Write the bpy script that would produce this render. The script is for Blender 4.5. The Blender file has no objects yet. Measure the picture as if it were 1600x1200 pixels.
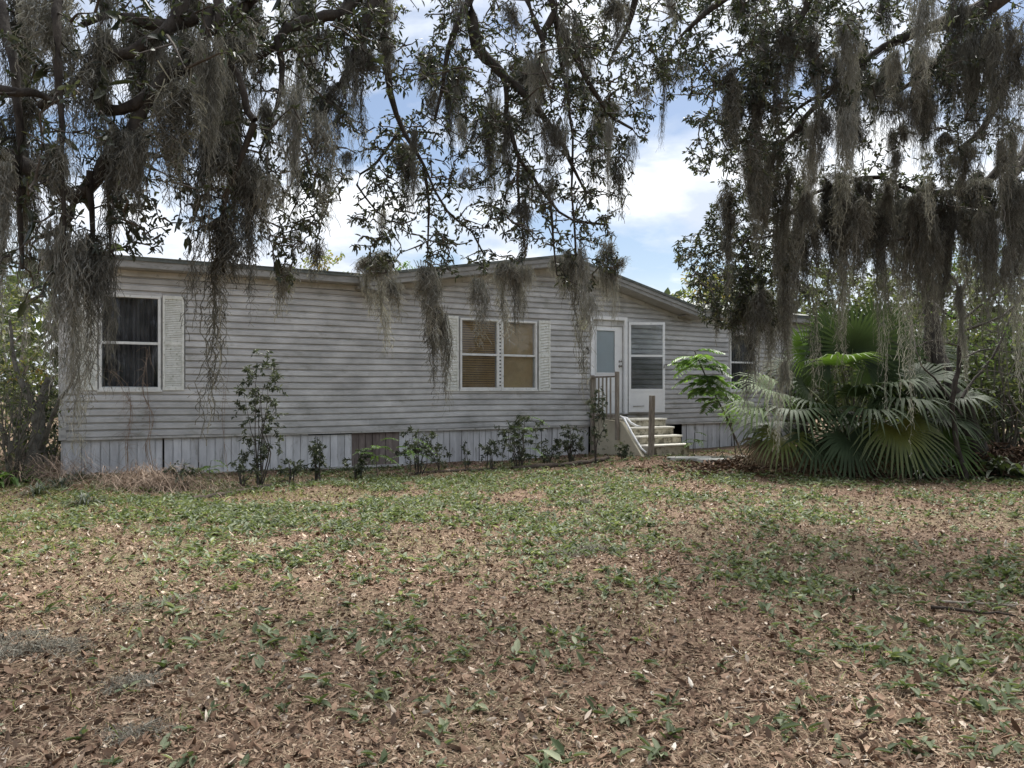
import bpy, bmesh, math, random
import numpy as np
from mathutils import Vector, Matrix, noise as mnoise
random.seed(7)
R = np.random.RandomState(11)
S = bpy.context.scene
COL = S.collection
rad = math.radians

# ------------------------------------------------------------------ camera
F = 1156.0; EYE = 1.45; HOR = 611.0            # measured on the 1600x1200 photograph
cam = bpy.data.objects.new('camera', bpy.data.cameras.new('camera'))
COL.objects.link(cam); S.camera = cam
cam.location = (0, 0, EYE); cam.rotation_euler = (rad(90), 0, 0)
cam.data.sensor_width = 36; cam.data.lens = 36*F/1600
cam.data.shift_y = (HOR-600)/1600
cam.data.clip_end = 2000

# ------------------------------------------------------------------ world
SUN_EL, SUN_AZ = 58, 20                        # azimuth: clockwise from +Y
W = bpy.data.worlds.new('World'); S.world = W; W.use_nodes = True
nt = W.node_tree; nt.nodes.clear()
def N(t, **k):
    n = nt.nodes.new(t)
    for a, b in k.items():
        if a == 'loc': continue
        if a in ('operation','data_type','blend_type','sky_type','interpolation','noise_dimensions','normalize','gradient_type','feature','mode','use_clamp','vector_type','distance','direction','space'): setattr(n, a, b)
        else: n.inputs[a].default_value = b
    return n
def Lk(a, b): nt.links.new(a, b)
sky = N('ShaderNodeTexSky', sky_type='NISHITA'); sky.sun_disc = False
sky.sun_elevation = rad(SUN_EL); sky.sun_rotation = rad(SUN_AZ)
tc = N('ShaderNodeTexCoord'); sp = N('ShaderNodeSeparateXYZ'); Lk(tc.outputs['Generated'], sp.inputs[0])
mx = N('ShaderNodeMath', operation='MAXIMUM'); Lk(sp.outputs[2], mx.inputs[0]); mx.inputs[1].default_value = 0.0
ad = N('ShaderNodeMath', operation='ADD'); Lk(mx.outputs[0], ad.inputs[0]); ad.inputs[1].default_value = 0.42
dv = N('ShaderNodeVectorMath', operation='DIVIDE'); Lk(tc.outputs['Generated'], dv.inputs[0])
cb = N('ShaderNodeCombineXYZ')
for i in range(3): Lk(ad.outputs[0], cb.inputs[i])
Lk(cb.outputs[0], dv.inputs[1])
mp = N('ShaderNodeMapping'); Lk(dv.outputs[0], mp.inputs[0]); mp.inputs['Location'].default_value = (0.079, 5.025, 0)
mp.inputs['Scale'].default_value = (1.0, 1.25, 1.6)
n1 = N('ShaderNodeTexNoise', Scale=2.2, Detail=7.0, Roughness=0.56, Distortion=0.35); Lk(mp.outputs[0], n1.inputs['Vector'])
n2 = N('ShaderNodeTexNoise', Scale=3.6, Detail=6.0, Roughness=0.55); Lk(mp.outputs[0], n2.inputs['Vector'])
cov = N('ShaderNodeValToRGB'); Lk(n1.outputs['Fac'], cov.inputs[0])
cov.color_ramp.elements[0].position = 0.40; cov.color_ramp.elements[1].position = 0.53
shd = N('ShaderNodeValToRGB'); Lk(n2.outputs['Fac'], shd.inputs[0])
shd.color_ramp.elements[0].position = 0.36; shd.color_ramp.elements[0].color = (0.50,0.555,0.65,1)
shd.color_ramp.elements[1].position = 0.66; shd.color_ramp.elements[1].color = (.92,.93,.94,1)
skm = N('ShaderNodeVectorMath', operation='SCALE'); Lk(sky.outputs[0], skm.inputs[0]); skm.inputs['Scale'].default_value = .36
clm = N('ShaderNodeVectorMath', operation='SCALE'); Lk(shd.outputs[0], clm.inputs[0]); clm.inputs['Scale'].default_value = 4.5
hz = N('ShaderNodeMapRange'); Lk(sp.outputs[2], hz.inputs[0]); hz.inputs[1].default_value = .02; hz.inputs[2].default_value = .16; hz.inputs[3].default_value = .9; hz.inputs[4].default_value = 0   # thicker cloud and mist towards the horizon
cm = N('ShaderNodeMath', operation='MAXIMUM'); Lk(cov.outputs[0], cm.inputs[0]); Lk(hz.outputs[0], cm.inputs[1])
mix = N('ShaderNodeMix', data_type='RGBA'); Lk(cm.outputs[0], mix.inputs[0]); Lk(skm.outputs[0], mix.inputs[6]); Lk(clm.outputs[0], mix.inputs[7])
bg = N('ShaderNodeBackground', Strength=0.11); Lk(mix.outputs[2], bg.inputs[0])
wo = N('ShaderNodeOutputWorld'); Lk(bg.outputs[0], wo.inputs[0])

# ------------------------------------------------------------------ sun behind thin cloud
sd = bpy.data.lights.new('sun', 'SUN'); sd.energy = 2.8; sd.angle = rad(48); sd.color = (1, .965, .91)
sun = bpy.data.objects.new('sun', sd); COL.objects.link(sun)
a, e = rad(SUN_AZ), rad(SUN_EL)
sdir = Vector((math.sin(a)*math.cos(e), math.cos(a)*math.cos(e), math.sin(e)))
sun.rotation_euler = (-sdir).to_track_quat('-Z', 'Y').to_euler()
S.view_settings.view_transform = 'Standard'; S.view_settings.look = 'None'
S.view_settings.gamma = 1; S.view_settings.use_curve_mapping = False
S.view_settings.exposure = 1.66
S.cycles.max_bounces = 6; S.cycles.diffuse_bounces = 3; S.cycles.glossy_bounces = 2
S.cycles.transmission_bounces = 4; S.cycles.transparent_max_bounces = 8
S.cycles.caustics_reflective = False; S.cycles.caustics_refractive = False

# ------------------------------------------------------------------ helpers: materials
def mat(name, c1, c2=None, rough=.7, scale=8, stretch=(1,1,1), detail=5, c3=None, s3=40, f3=.5, bump=0., bscale=None,
        var=0., trans=0., spec=.3, metal=0., lo=.35, hi=.65, tint=None, tcol=(1.5,1.6,.8)):
    """two-tone noise colour, optional third tone, bump, per-piece 'var' attribute and translucency"""
    global nt
    m = bpy.data.materials.new(name); m.use_nodes = True; nt = m.node_tree; nt.nodes.clear()
    out = N('ShaderNodeOutputMaterial'); b = N('ShaderNodeBsdfPrincipled', Roughness=rough, Metallic=metal)
    b.inputs['Specular IOR Level'].default_value = spec
    g = N('ShaderNodeNewGeometry'); mp = N('ShaderNodeMapping'); Lk(g.outputs['Position'], mp.inputs[0])
    mp.inputs['Scale'].default_value = stretch
    col = None
    if c2 is None: c2 = tuple(x*.8 for x in c1)
    n = N('ShaderNodeTexNoise', Scale=scale, Detail=detail, Roughness=.6); Lk(mp.outputs[0], n.inputs['Vector'])
    r = N('ShaderNodeValToRGB'); Lk(n.outputs['Fac'], r.inputs[0])
    r.color_ramp.elements[0].position = lo; r.color_ramp.elements[1].position = hi
    r.color_ramp.elements[0].color = (*c1, 1); r.color_ramp.elements[1].color = (*c2, 1)
    col = r.outputs[0]
    if c3 is not None:
        n3 = N('ShaderNodeTexNoise', Scale=s3, Detail=4.0, Roughness=.65); Lk(mp.outputs[0], n3.inputs['Vector'])
        r3 = N('ShaderNodeValToRGB'); Lk(n3.outputs['Fac'], r3.inputs[0])
        r3.color_ramp.elements[0].position = f3; r3.color_ramp.elements[1].position = min(1, f3+.14)
        mm = N('ShaderNodeMix', data_type='RGBA'); Lk(r3.outputs[0], mm.inputs[0]); Lk(col, mm.inputs[6]); mm.inputs[7].default_value = (*c3, 1)
        col = mm.outputs[2]
    if var or tint is not None:
        at = N('ShaderNodeAttribute'); at.attribute_name = 'var'
        if tint is not None:
            tr = N('ShaderNodeValToRGB'); Lk(at.outputs['Fac'], tr.inputs[0]); cr = tr.color_ramp
            while len(cr.elements) < len(tint): cr.elements.new(.5)
            for i, (p, c) in enumerate(tint):
                cr.elements[i].position = p
            for i, (p, c) in enumerate(tint):
                cr.elements[i].color = (*c, 1)
            mm = N('ShaderNodeMix', data_type='RGBA', blend_type='MULTIPLY'); mm.inputs[0].default_value = 1
            Lk(col, mm.inputs[6]); Lk(tr.outputs[0], mm.inputs[7]); col = mm.outputs[2]
        if var:
            mr = N('ShaderNodeMapRange'); Lk(at.outputs['Fac'], mr.inputs[0]); mr.inputs[3].default_value = 1-var; mr.inputs[4].default_value = 1+var
            vs = N('ShaderNodeVectorMath', operation='SCALE'); Lk(col, vs.inputs[0]); Lk(mr.outputs[0], vs.inputs['Scale']); col = vs.outputs[0]
    Lk(col, b.inputs['Base Color'])
    if bump:
        nb = N('ShaderNodeTexNoise', Scale=bscale or scale*4, Detail=5.0, Roughness=.65); Lk(mp.outputs[0], nb.inputs['Vector'])
        bp = N('ShaderNodeBump', Strength=1.0, Distance=bump); Lk(nb.outputs['Fac'], bp.inputs['Height']); Lk(bp.outputs[0], b.inputs['Normal'])
    if trans:
        t = N('ShaderNodeBsdfTranslucent'); vs = N('ShaderNodeVectorMath', operation='MULTIPLY'); Lk(col, vs.inputs[0]); vs.inputs[1].default_value = tcol
        Lk(vs.outputs[0], t.inputs[0]); ms = N('ShaderNodeMixShader'); ms.inputs[0].default_value = trans
        Lk(b.outputs[0], ms.inputs[1]); Lk(t.outputs[0], ms.inputs[2]); Lk(ms.outputs[0], out.inputs[0])
    else: Lk(b.outputs[0], out.inputs[0])
    return m

M = {}
M['siding'] = mat('siding', (.40,.392,.378), (.63,.618,.60), rough=.6, scale=2.2, stretch=(.8,.8,1.6), detail=7, c3=(.30,.29,.25), s3=2.4, f3=.59, lo=.34, hi=.66, bump=.001, bscale=30, var=.09)
M['skirt'] = mat('skirt', (.50,.50,.51), (.70,.70,.71), rough=.6, scale=4, stretch=(2,2,.5), c3=(.26,.25,.22), s3=5, f3=.60, var=.12)
M['skirt_brown'] = mat('skirt_brown', (.14,.11,.10), (.24,.20,.18), rough=.8, scale=5, stretch=(2,2,.5), var=.1)
M['trim'] = mat('trim', (.42,.41,.39), (.60,.59,.57), rough=.55, scale=3, c3=(.25,.25,.21), s3=11, f3=.58)
M['fascia'] = mat('fascia', (.21,.205,.19), (.32,.31,.29), rough=.6, scale=2.5, stretch=(1,1,3), c3=(.17,.16,.13), s3=7, f3=.56)
M['soffit'] = mat('soffit', (.30,.29,.275), (.40,.39,.37), rough=.7, scale=5)
M['roof'] = mat('roof', (.13,.14,.12), (.22,.22,.19), rough=.8, scale=7, bump=.004)
M['drip'] = mat('drip', (.07,.08,.07), (.14,.15,.135), rough=.6, scale=6)
M['frame'] = mat('frame', (.68,.68,.65), (.80,.80,.77), rough=.45, scale=6, c3=(.34,.33,.27), s3=14, f3=.60)
M['shutter'] = mat('shutter', (.66,.66,.60), (.82,.82,.77), rough=.6, scale=9, c3=(.36,.37,.28), s3=24, f3=.57)
M['white'] = mat('white', (.80,.80,.80), (.88,.88,.87), rough=.4, scale=4, c3=(.50,.50,.47), s3=13, f3=.64)
M['blind_tan'] = mat('blind_tan', (.42,.28,.14), (.60,.42,.23), rough=.6, scale=3, var=.1)
M['shade_tan'] = mat('shade_tan', (.42,.29,.155), (.54,.385,.215), rough=.8, scale=2.2, c3=(.36,.29,.16), s3=7, f3=.58)
M['blind_grey'] = mat('blind_grey', (.66,.70,.70), (.75,.78,.78), rough=.5, scale=3)
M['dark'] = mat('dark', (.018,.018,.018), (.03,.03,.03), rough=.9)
M['curtain'] = mat('curtain', (.06,.055,.055), (.14,.13,.13), rough=.9, scale=7, stretch=(3,3,.3))
M['concrete'] = mat('concrete', (.42,.385,.30), (.56,.52,.43), rough=.85, scale=5, c3=(.17,.155,.115), s3=6, f3=.46, bump=.004)
M['stucco'] = mat('stucco', (.50,.45,.34), (.60,.55,.43), rough=.85, scale=3, c3=(.27,.25,.17), s3=6, f3=.60, bump=.003)
M['tread'] = mat('tread', (.68,.65,.57), (.80,.77,.69), rough=.8, scale=6, c3=(.32,.30,.22), s3=10, f3=.60, bump=.003)
M['wood_old'] = mat('wood_old', (.20,.165,.13), (.36,.32,.27), rough=.85, scale=9, stretch=(3,3,.4), c3=(.10,.085,.07), s3=15, f3=.56, bump=.002)
M['wood_dark'] = mat('wood_dark', (.035,.028,.022), (.085,.065,.05), rough=.9, scale=9, bump=.006)
M['stone'] = mat('stone', (.42,.41,.37), (.55,.54,.50), rough=.85, scale=8, c3=(.25,.24,.19), s3=20, f3=.58)
M['metal'] = mat('metal', (.25,.23,.2), (.35,.33,.3), rough=.35, metal=.8)
M['blackmetal'] = mat('blackmetal', (.02,.02,.02), (.04,.04,.04), rough=.5)
M['lampglass'] = mat('lampglass', (.85,.84,.80), (.9,.89,.85), rough=.15, trans=.4)
M['bark'] = mat('bark', (.028,.023,.02), (.075,.065,.055), rough=.9, scale=11, stretch=(1.5,1.5,.7), c3=(.10,.097,.08), s3=24, f3=.6, bump=.012, bscale=30)
M['bark_pale'] = mat('bark_pale', (.13,.12,.10), (.30,.28,.24), rough=.9, scale=10, c3=(.07,.06,.05), s3=20, f3=.6, bump=.008)
M['bark_mid'] = mat('bark_mid', (.06,.055,.045), (.17,.16,.135), rough=.9, scale=10, c3=(.04,.035,.03), s3=20, f3=.56, bump=.012)
M['twig'] = mat('twig', (.04,.034,.03), (.12,.105,.09), rough=.9, scale=12)
M['drytwig'] = mat('drytwig', (.20,.14,.10), (.40,.31,.24), rough=.9, scale=6, var=.35)
G = lambda *c: c
M['oakleaf'] = mat('oakleaf', (.95,.95,.95), (1.1,1.1,1.1), rough=.42, scale=1.2, trans=.22, spec=.5,
    tint=[(0,(.020,.026,.017)),(.5,(.042,.052,.034)),(.85,(.075,.086,.058)),(1,(.13,.14,.085))])
M['oakleaf_far'] = mat('oakleaf_far', (.85,.85,.85), (1.2,1.2,1.2), rough=.5, scale=.8, trans=.3, spec=.4,
    tint=[(0,(.035,.045,.024)),(.5,(.07,.09,.045)),(.85,(.12,.145,.07)),(1,(.22,.22,.10))])
M['greenleaf'] = mat('greenleaf', (.85,.85,.85), (1.15,1.15,1.15), rough=.45, scale=1, trans=.35, spec=.4,
    tint=[(0,(.04,.075,.022)),(.5,(.085,.15,.042)),(1,(.18,.28,.08))])
M['bgleaf'] = mat('bgleaf', (.8,.8,.8), (1.2,1.2,1.2), rough=.55, scale=.8, trans=.3, spec=.3,
    tint=[(0,(.028,.034,.018)),(.5,(.075,.09,.042)),(1,(.17,.20,.085))])
M['shrubleaf'] = mat('shrubleaf', (.85,.85,.85), (1.15,1.15,1.15), rough=.45, scale=1, trans=.2, spec=.4,
    tint=[(0,(.035,.045,.028)),(.5,(.075,.09,.058)),(1,(.16,.18,.12))])
M['yellowleaf'] = mat('yellowleaf', (.9,.9,.9), (1.1,1.1,1.1), rough=.5, scale=1, trans=.4,
    tint=[(0,(.26,.15,.04)),(.35,(.30,.24,.08)),(.6,(.20,.22,.08)),(1,(.16,.20,.08))])
M['coverleaf'] = mat('coverleaf', (.85,.85,.85), (1.15,1.15,1.15), rough=.55, scale=.6, trans=.25, spec=.25,
    tint=[(0,(.05,.07,.03)),(.45,(.115,.145,.075)),(.8,(.22,.25,.16)),(1,(.42,.44,.29))])
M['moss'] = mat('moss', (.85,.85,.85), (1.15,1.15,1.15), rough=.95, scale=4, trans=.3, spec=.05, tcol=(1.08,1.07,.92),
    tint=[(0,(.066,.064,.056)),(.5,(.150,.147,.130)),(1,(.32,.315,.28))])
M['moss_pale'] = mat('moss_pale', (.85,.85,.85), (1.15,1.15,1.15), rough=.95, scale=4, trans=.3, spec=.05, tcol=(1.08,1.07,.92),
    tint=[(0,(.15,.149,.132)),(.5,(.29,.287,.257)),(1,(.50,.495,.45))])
M['moss_ground'] = mat('moss_ground', (.9,.9,.9), (1.1,1.1,1.1), rough=.95, scale=4, spec=.05,
    tint=[(0,(.08,.072,.055)),(.5,(.17,.16,.13)),(1,(.32,.31,.265))])
M['litter'] = mat('litter', (.85,.85,.85), (1.15,1.15,1.15), rough=.75, scale=.9, trans=.0, spec=.25,
    tint=[(0,(.06,.038,.025)),(.3,(.155,.094,.06)),(.6,(.285,.188,.128)),(.85,(.41,.315,.23)),(.96,(.56,.47,.38)),(1,(.72,.67,.58))])
M['straw'] = mat('straw', (.8,.8,.8), (1.2,1.2,1.2), rough=.85, scale=1, spec=.1,
    tint=[(0,(.15,.10,.07)),(.5,(.32,.235,.16)),(1,(.52,.43,.30))])
M['grass'] = mat('grass', (.85,.85,.85), (1.15,1.15,1.15), rough=.55, scale=1, trans=.3,
    tint=[(0,(.08,.12,.035)),(.5,(.17,.22,.06)),(1,(.36,.38,.13))])
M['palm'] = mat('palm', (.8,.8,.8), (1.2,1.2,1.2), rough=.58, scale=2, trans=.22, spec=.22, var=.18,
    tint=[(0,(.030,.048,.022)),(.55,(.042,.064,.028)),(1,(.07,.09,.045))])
M['palm_bright'] = mat('palm_bright', (.8,.8,.8), (1.2,1.2,1.2), rough=.55, scale=2, trans=.4, spec=.25, var=.18,
    tint=[(0,(.06,.11,.022)),(.55,(.08,.13,.03)),(1,(.15,.20,.08))])
M['palm_yellow'] = mat('palm_yellow', (.8,.8,.8), (1.2,1.2,1.2), rough=.45, scale=2, trans=.3, spec=.4, var=.18,
    tint=[(0,(.17,.16,.025)),(.5,(.10,.12,.03)),(1,(.12,.14,.08))])
M['palm_dead'] = mat('palm_dead', (.8,.8,.8), (1.2,1.2,1.2), rough=.8, scale=3, trans=.1, spec=.1, var=.2,
    tint=[(0,(.12,.085,.05)),(.5,(.17,.13,.085)),(1,(.24,.19,.13))])
M['petiole'] = mat('petiole', (.07,.09,.035), (.13,.15,.06), rough=.6, scale=8)

def ground_mat():
    global nt
    m = bpy.data.materials.new('ground'); m.use_nodes = True; nt = m.node_tree; nt.nodes.clear()
    out = N('ShaderNodeOutputMaterial'); b = N('ShaderNodeBsdfPrincipled', Roughness=.9); b.inputs['Specular IOR Level'].default_value = .1
    g = N('ShaderNodeNewGeometry')
    n = N('ShaderNodeTexNoise', Scale=28.0, Detail=8.0, Roughness=.7); Lk(g.outputs['Position'], n.inputs['Vector'])
    r = N('ShaderNodeValToRGB'); Lk(n.outputs['Fac'], r.inputs[0]); cr = r.color_ramp
    cr.elements.new(.5)
    for e, (p, c) in zip(cr.elements, [(.30,(.06,.042,.03)),(.5,(.17,.115,.08)),(.68,(.31,.22,.16))]): e.position = p; e.color = (*c, 1)
    n2 = N('ShaderNodeTexNoise', Scale=.55, Detail=5.0, Roughness=.6); Lk(g.outputs['Position'], n2.inputs['Vector'])
    r2 = N('ShaderNodeValToRGB'); Lk(n2.outputs['Fac'], r2.inputs[0]); r2.color_ramp.elements[0].position = .45; r2.color_ramp.elements[1].position = .65
    r2.color_ramp.elements[1].color = (.7,.7,.7,1)
    mm = N('ShaderNodeMix', data_type='RGBA'); Lk(r2.outputs[0], mm.inputs[0]); Lk(r.outputs[0], mm.inputs[6]); mm.inputs[7].default_value = (.13,.13,.07,1)
    Lk(mm.outputs[2], b.inputs['Base Color'])
    bp = N('ShaderNodeBump', Strength=1.0, Distance=.02); Lk(n.outputs['Fac'], bp.inputs['Height']); Lk(bp.outputs[0], b.inputs['Normal'])
    Lk(b.outputs[0], out.inputs[0]); return m
M['ground'] = ground_mat()
def glass_mat(name, tintc, rough, mixf):
    global nt
    m = bpy.data.materials.new(name); m.use_nodes = True; nt = m.node_tree; nt.nodes.clear()
    out = N('ShaderNodeOutputMaterial'); t = N('ShaderNodeBsdfTransparent'); t.inputs[0].default_value = (*tintc, 1)
    g = N('ShaderNodeBsdfGlossy', Roughness=rough); g.inputs[0].default_value = (.9,.92,.95,1)
    d = N('ShaderNodeBsdfDiffuse'); d.inputs[0].default_value = (.35,.36,.36,1)
    geo = N('ShaderNodeNewGeometry'); n = N('ShaderNodeTexNoise', Scale=3.0, Detail=6.0); Lk(geo.outputs['Position'], n.inputs['Vector'])
    mr = N('ShaderNodeMapRange'); Lk(n.outputs['Fac'], mr.inputs[0]); mr.inputs[1].default_value = .4; mr.inputs[2].default_value = .8; mr.inputs[3].default_value = .0; mr.inputs[4].default_value = .07
    m1 = N('ShaderNodeMixShader'); Lk(mr.outputs[0], m1.inputs[0]); Lk(t.outputs[0], m1.inputs[1]); Lk(d.outputs[0], m1.inputs[2])
    m2 = N('ShaderNodeMixShader'); m2.inputs[0].default_value = mixf; Lk(m1.outputs[0], m2.inputs[1]); Lk(g.outputs[0], m2.inputs[2])
    Lk(m2.outputs[0], out.inputs[0]); return m
M['glass'] = glass_mat('glass', (.88,.90,.91), .03, .018)
M['screen'] = glass_mat('screen', (.62,.63,.64), .3, .04)

# ------------------------------------------------------------------ helpers: objects
def tag(o, label=None, cat=None, group=None, kind=None):
    if label: o['label'] = label
    if cat: o['category'] = cat
    if group: o['group'] = group
    if kind: o['kind'] = kind
    return o
def empty(name, loc=(0,0,0), rz=0, parent=None):
    o = bpy.data.objects.new(name, None); COL.objects.link(o); o.location = loc; o.rotation_euler = (0,0,rz)
    if parent: o.parent = parent
    return o
def link(name, me, m=None, parent=None, loc=None):
    o = bpy.data.objects.new(name, me); COL.objects.link(o)
    if m is not None and not me.materials: me.materials.append(m)
    if parent: o.parent = parent
    if loc is not None: o.location = loc
    return o
def npmesh(name, V, Fc, var=None, smooth=False):
    """V (n,3), Fc (m,k) all faces with k corners; var (n,) per-vertex value"""
    V = np.asarray(V, np.float32); Fc = np.asarray(Fc, np.int32)
    me = bpy.data.meshes.new(name); me.vertices.add(len(V)); me.vertices.foreach_set('co', V.ravel())
    k = Fc.shape[1]; me.loops.add(Fc.size); me.loops.foreach_set('vertex_index', Fc.ravel())
    me.polygons.add(len(Fc)); me.polygons.foreach_set('loop_start', np.arange(0, Fc.size, k, dtype=np.int32))
    if smooth: me.polygons.foreach_set('use_smooth', np.ones(len(Fc), bool))
    if var is not None:
        at = me.attributes.new('var', 'FLOAT', 'POINT'); at.data.foreach_set('value', np.asarray(var, np.float32))
    me.update(calc_edges=True); return me
class MB:
    """collects solids, builds ONE mesh"""
    def __init__(s): s.v = []; s.f = []
    def add(s, v, f):
        b = len(s.v); s.v += [tuple(p) for p in v]; s.f += [tuple(i+b for i in q) for q in f]; return s
    def box(s, x0, x1, y0, y1, z0, z1):
        return s.add([(x0,y0,z0),(x1,y0,z0),(x1,y1,z0),(x0,y1,z0),(x0,y0,z1),(x1,y0,z1),(x1,y1,z1),(x0,y1,z1)],
                     [(0,3,2,1),(4,5,6,7),(0,1,5,4),(1,2,6,5),(2,3,7,6),(3,0,4,7)])
    def prism(s, pts, d):      # planar outline pts extruded by vector d
        n = len(pts); d = Vector(d)
        v = [Vector(p) for p in pts] + [Vector(p)+d for p in pts]
        return s.add(v, [tuple(range(n))[::-1], tuple(range(n, 2*n))] + [(i, (i+1)%n, (i+1)%n+n, i+n) for i in range(n)])
    def tube(s, pts, rs, k=6):
        V, Fq = tube(pts, rs, k); b = len(s.v); s.v += [tuple(p) for p in V]; s.f += [tuple(int(i)+b for i in q) for q in Fq]; return s
    def build(s, name, m, parent=None, bevel=0, var=None, smooth=False):
        me = bpy.data.meshes.new(name); me.from_pydata(s.v, [], s.f)
        if bevel:
            bm = bmesh.new(); bm.from_mesh(me); bmesh.ops.recalc_face_normals(bm, faces=bm.faces)
            bmesh.ops.bevel(bm, geom=bm.edges[:], offset=bevel, segments=1, affect='EDGES', clamp_overlap=True); bm.to_mesh(me); bm.free()
        if smooth:
            for p in me.polygons: p.use_smooth = True
        if var is not None:
            at = me.attributes.new('var', 'FLOAT', 'POINT'); at.data.foreach_set('value', [var]*len(me.vertices))
        return link(name, me, m, parent)
def nrm(a): return a/np.maximum(np.linalg.norm(a, axis=-1, keepdims=True), 1e-9)
def tube(pts, rs, k=6):
    P = np.asarray(pts, float); n = len(P); rs = np.asarray(rs, float)*np.ones(n)
    T = nrm(np.gradient(P, axis=0)); up = np.array([0,0,1.]) if abs(T[0,2]) < .9 else np.array([1.,0,0])
    A = nrm(np.cross(T, up)); B = np.cross(T, A)
    an = np.arange(k)*2*np.pi/k
    V = P[:,None] + rs[:,None,None]*(np.cos(an)[None,:,None]*A[:,None] + np.sin(an)[None,:,None]*B[:,None])
    V = V.reshape(-1,3); i = np.arange(n-1)[:,None]*k; j = np.arange(k)[None]; j2 = (j+1)%k
    Q = np.stack([i+j, i+j2, i+k+j2, i+k+j], -1).reshape(-1,4); return V, Q
def join(parts):
    V = []; Q = []; b = 0
    for v, q in parts: V.append(v); Q.append(q+b); b += len(v)
    return np.concatenate(V), np.concatenate(Q)
def leaves(P, D, U, L, Wd, curl=.08, arch=0.):
    """elliptic leaf blades folded on the midrib, 4 triangles each"""
    n = len(P); D = nrm(D); Sd = nrm(np.cross(D, U)); Nn = np.cross(Sd, D)
    loc = np.array([[0,0,0],[.3,.48,1],[.68,.42,1],[1,0,0],[.68,-.42,1],[.3,-.48,1]])
    L = np.asarray(L)*np.ones(n); Wd = np.asarray(Wd)*np.ones(n); curl = np.asarray(curl)*np.ones(n); arch = np.asarray(arch)*np.ones(n)
    V = (P[:,None] + D[:,None]*(loc[None,:,0:1]*L[:,None,None]) + Sd[:,None]*(loc[None,:,1:2]*Wd[:,None,None])
         + Nn[:,None]*((loc[None,:,2]*curl[:,None] - (loc[None,:,0]**2)*arch[:,None])*L[:,None])[:,:,None])
    i = np.arange(n)[:,None]*6
    Q = np.concatenate([i+np.array([[0,3,2,1]]), i+np.array([[0,5,4,3]])], 0)
    return V.reshape(-1,3), Q
def rep(var, k=6): return np.repeat(var, k)
def ribbons(P, Wd, side=None):
    """P (n,k,3) polylines -> flat strips"""
    n, k, _ = P.shape
    if side is None:
        a = R.rand(n)*np.pi*2; side = np.stack([np.cos(a), np.sin(a), np.zeros(n)], -1)
    side = side[:,None]*(np.asarray(Wd)*np.ones((n,k)))[:,:,None]/2
    V = np.stack([P-side, P+side], 2).reshape(-1,3)
    i = (np.arange(n)*k*2)[:,None]+ (np.arange(k-1)*2)[None]; i = i.reshape(-1)
    return V, np.stack([i, i+1, i+3, i+2], -1)
def rdir(n, zs=1.):
    d = R.randn(n,3); d[:,2] *= zs; return nrm(d)
def P3(px, py, Y): return np.array([(px-800)/F*Y, Y, EYE+(HOR-py)/F*Y])
def smooth_line(pts, rs, step=.12):
    """Catmull-Rom through pts"""
    P = np.asarray(pts, float); r = np.asarray(rs, float); n = len(P)
    Q = np.vstack([2*P[0]-P[1], P, 2*P[-1]-P[-2]]); out = []; ro = []
    for i in range(n-1):
        p0,p1,p2,p3 = Q[i:i+4]; m = max(2, int(np.linalg.norm(p2-p1)/step))
        t = np.linspace(0,1,m,endpoint=(i==n-2))[:,None]
        out.append(.5*((2*p1)+(-p0+p2)*t+(2*p0-5*p1+4*p2-p3)*t**2+(-p0+3*p1-3*p2+p3)*t**3)); ro.append(r[i]+(r[i+1]-r[i])*t[:,0])
    return np.concatenate(out), np.concatenate(ro)
def gh(x, y):
    x = np.asarray(x, float); y = np.asarray(y, float)
    return .035*np.sin(x*.55+.4)*np.cos(y*.43+1) + .015*np.sin(x*1.7+y*1.1) + .008*np.sin(x*4.1-y*3.3) + .05*np.clip((-x-3)/6,0,1) - .03*np.clip(x/6,0,1)

def gh2(x, y):
    """ground height: gentle swells, a low mound round the steps and towards the right"""
    x = np.asarray(x, float); y = np.asarray(y, float)
    g = .03*np.sin(x*.55+.4)*np.cos(y*.43+1) + .012*np.sin(x*1.7+y*1.1) + .006*np.sin(x*4.1-y*3.3)
    g = g + .08*np.exp(-((x+6.5)**2+(y-12)**2)/7) + .10*np.exp(-((x-3)**2+(y-15.2)**2)/3.0) + .12/(1+np.exp(-(x-5)*1.2))*np.clip((y-8)/6,0,1)
    return g*np.clip((np.hypot(x,y)-1.5)/3, 0, 1)*np.clip((60-np.hypot(x,y))/30,0,1)

# ------------------------------------------------------------------ ground
def build_ground():
    near = np.concatenate([np.arange(-14,14.01,.14)]); ys = np.arange(.2, 20.01,.14)
    ax = np.concatenate([[-400,-150,-70,-40,-28,-20,-16], near, [16,20,28,40,70,150,400]])
    ay = np.concatenate([[-200,-60,-25,-12,-6,-3,-1], ys, [22,25,30,38,50,80,150,400]])
    X, Y = np.meshgrid(ax, ay); Z = gh2(X, Y) + R.randn(*X.shape)*.004
    V = np.stack([X,Y,Z],-1).reshape(-1,3); w = len(ax)
    i = (np.arange(len(ay)-1)[:,None]*w+np.arange(w-1)[None]).reshape(-1)
    o = link('ground', npmesh('ground', V, np.stack([i,i+1,i+w+1,i+w],-1), smooth=True), M['ground']); tag(o, kind='structure')
build_ground()

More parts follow.
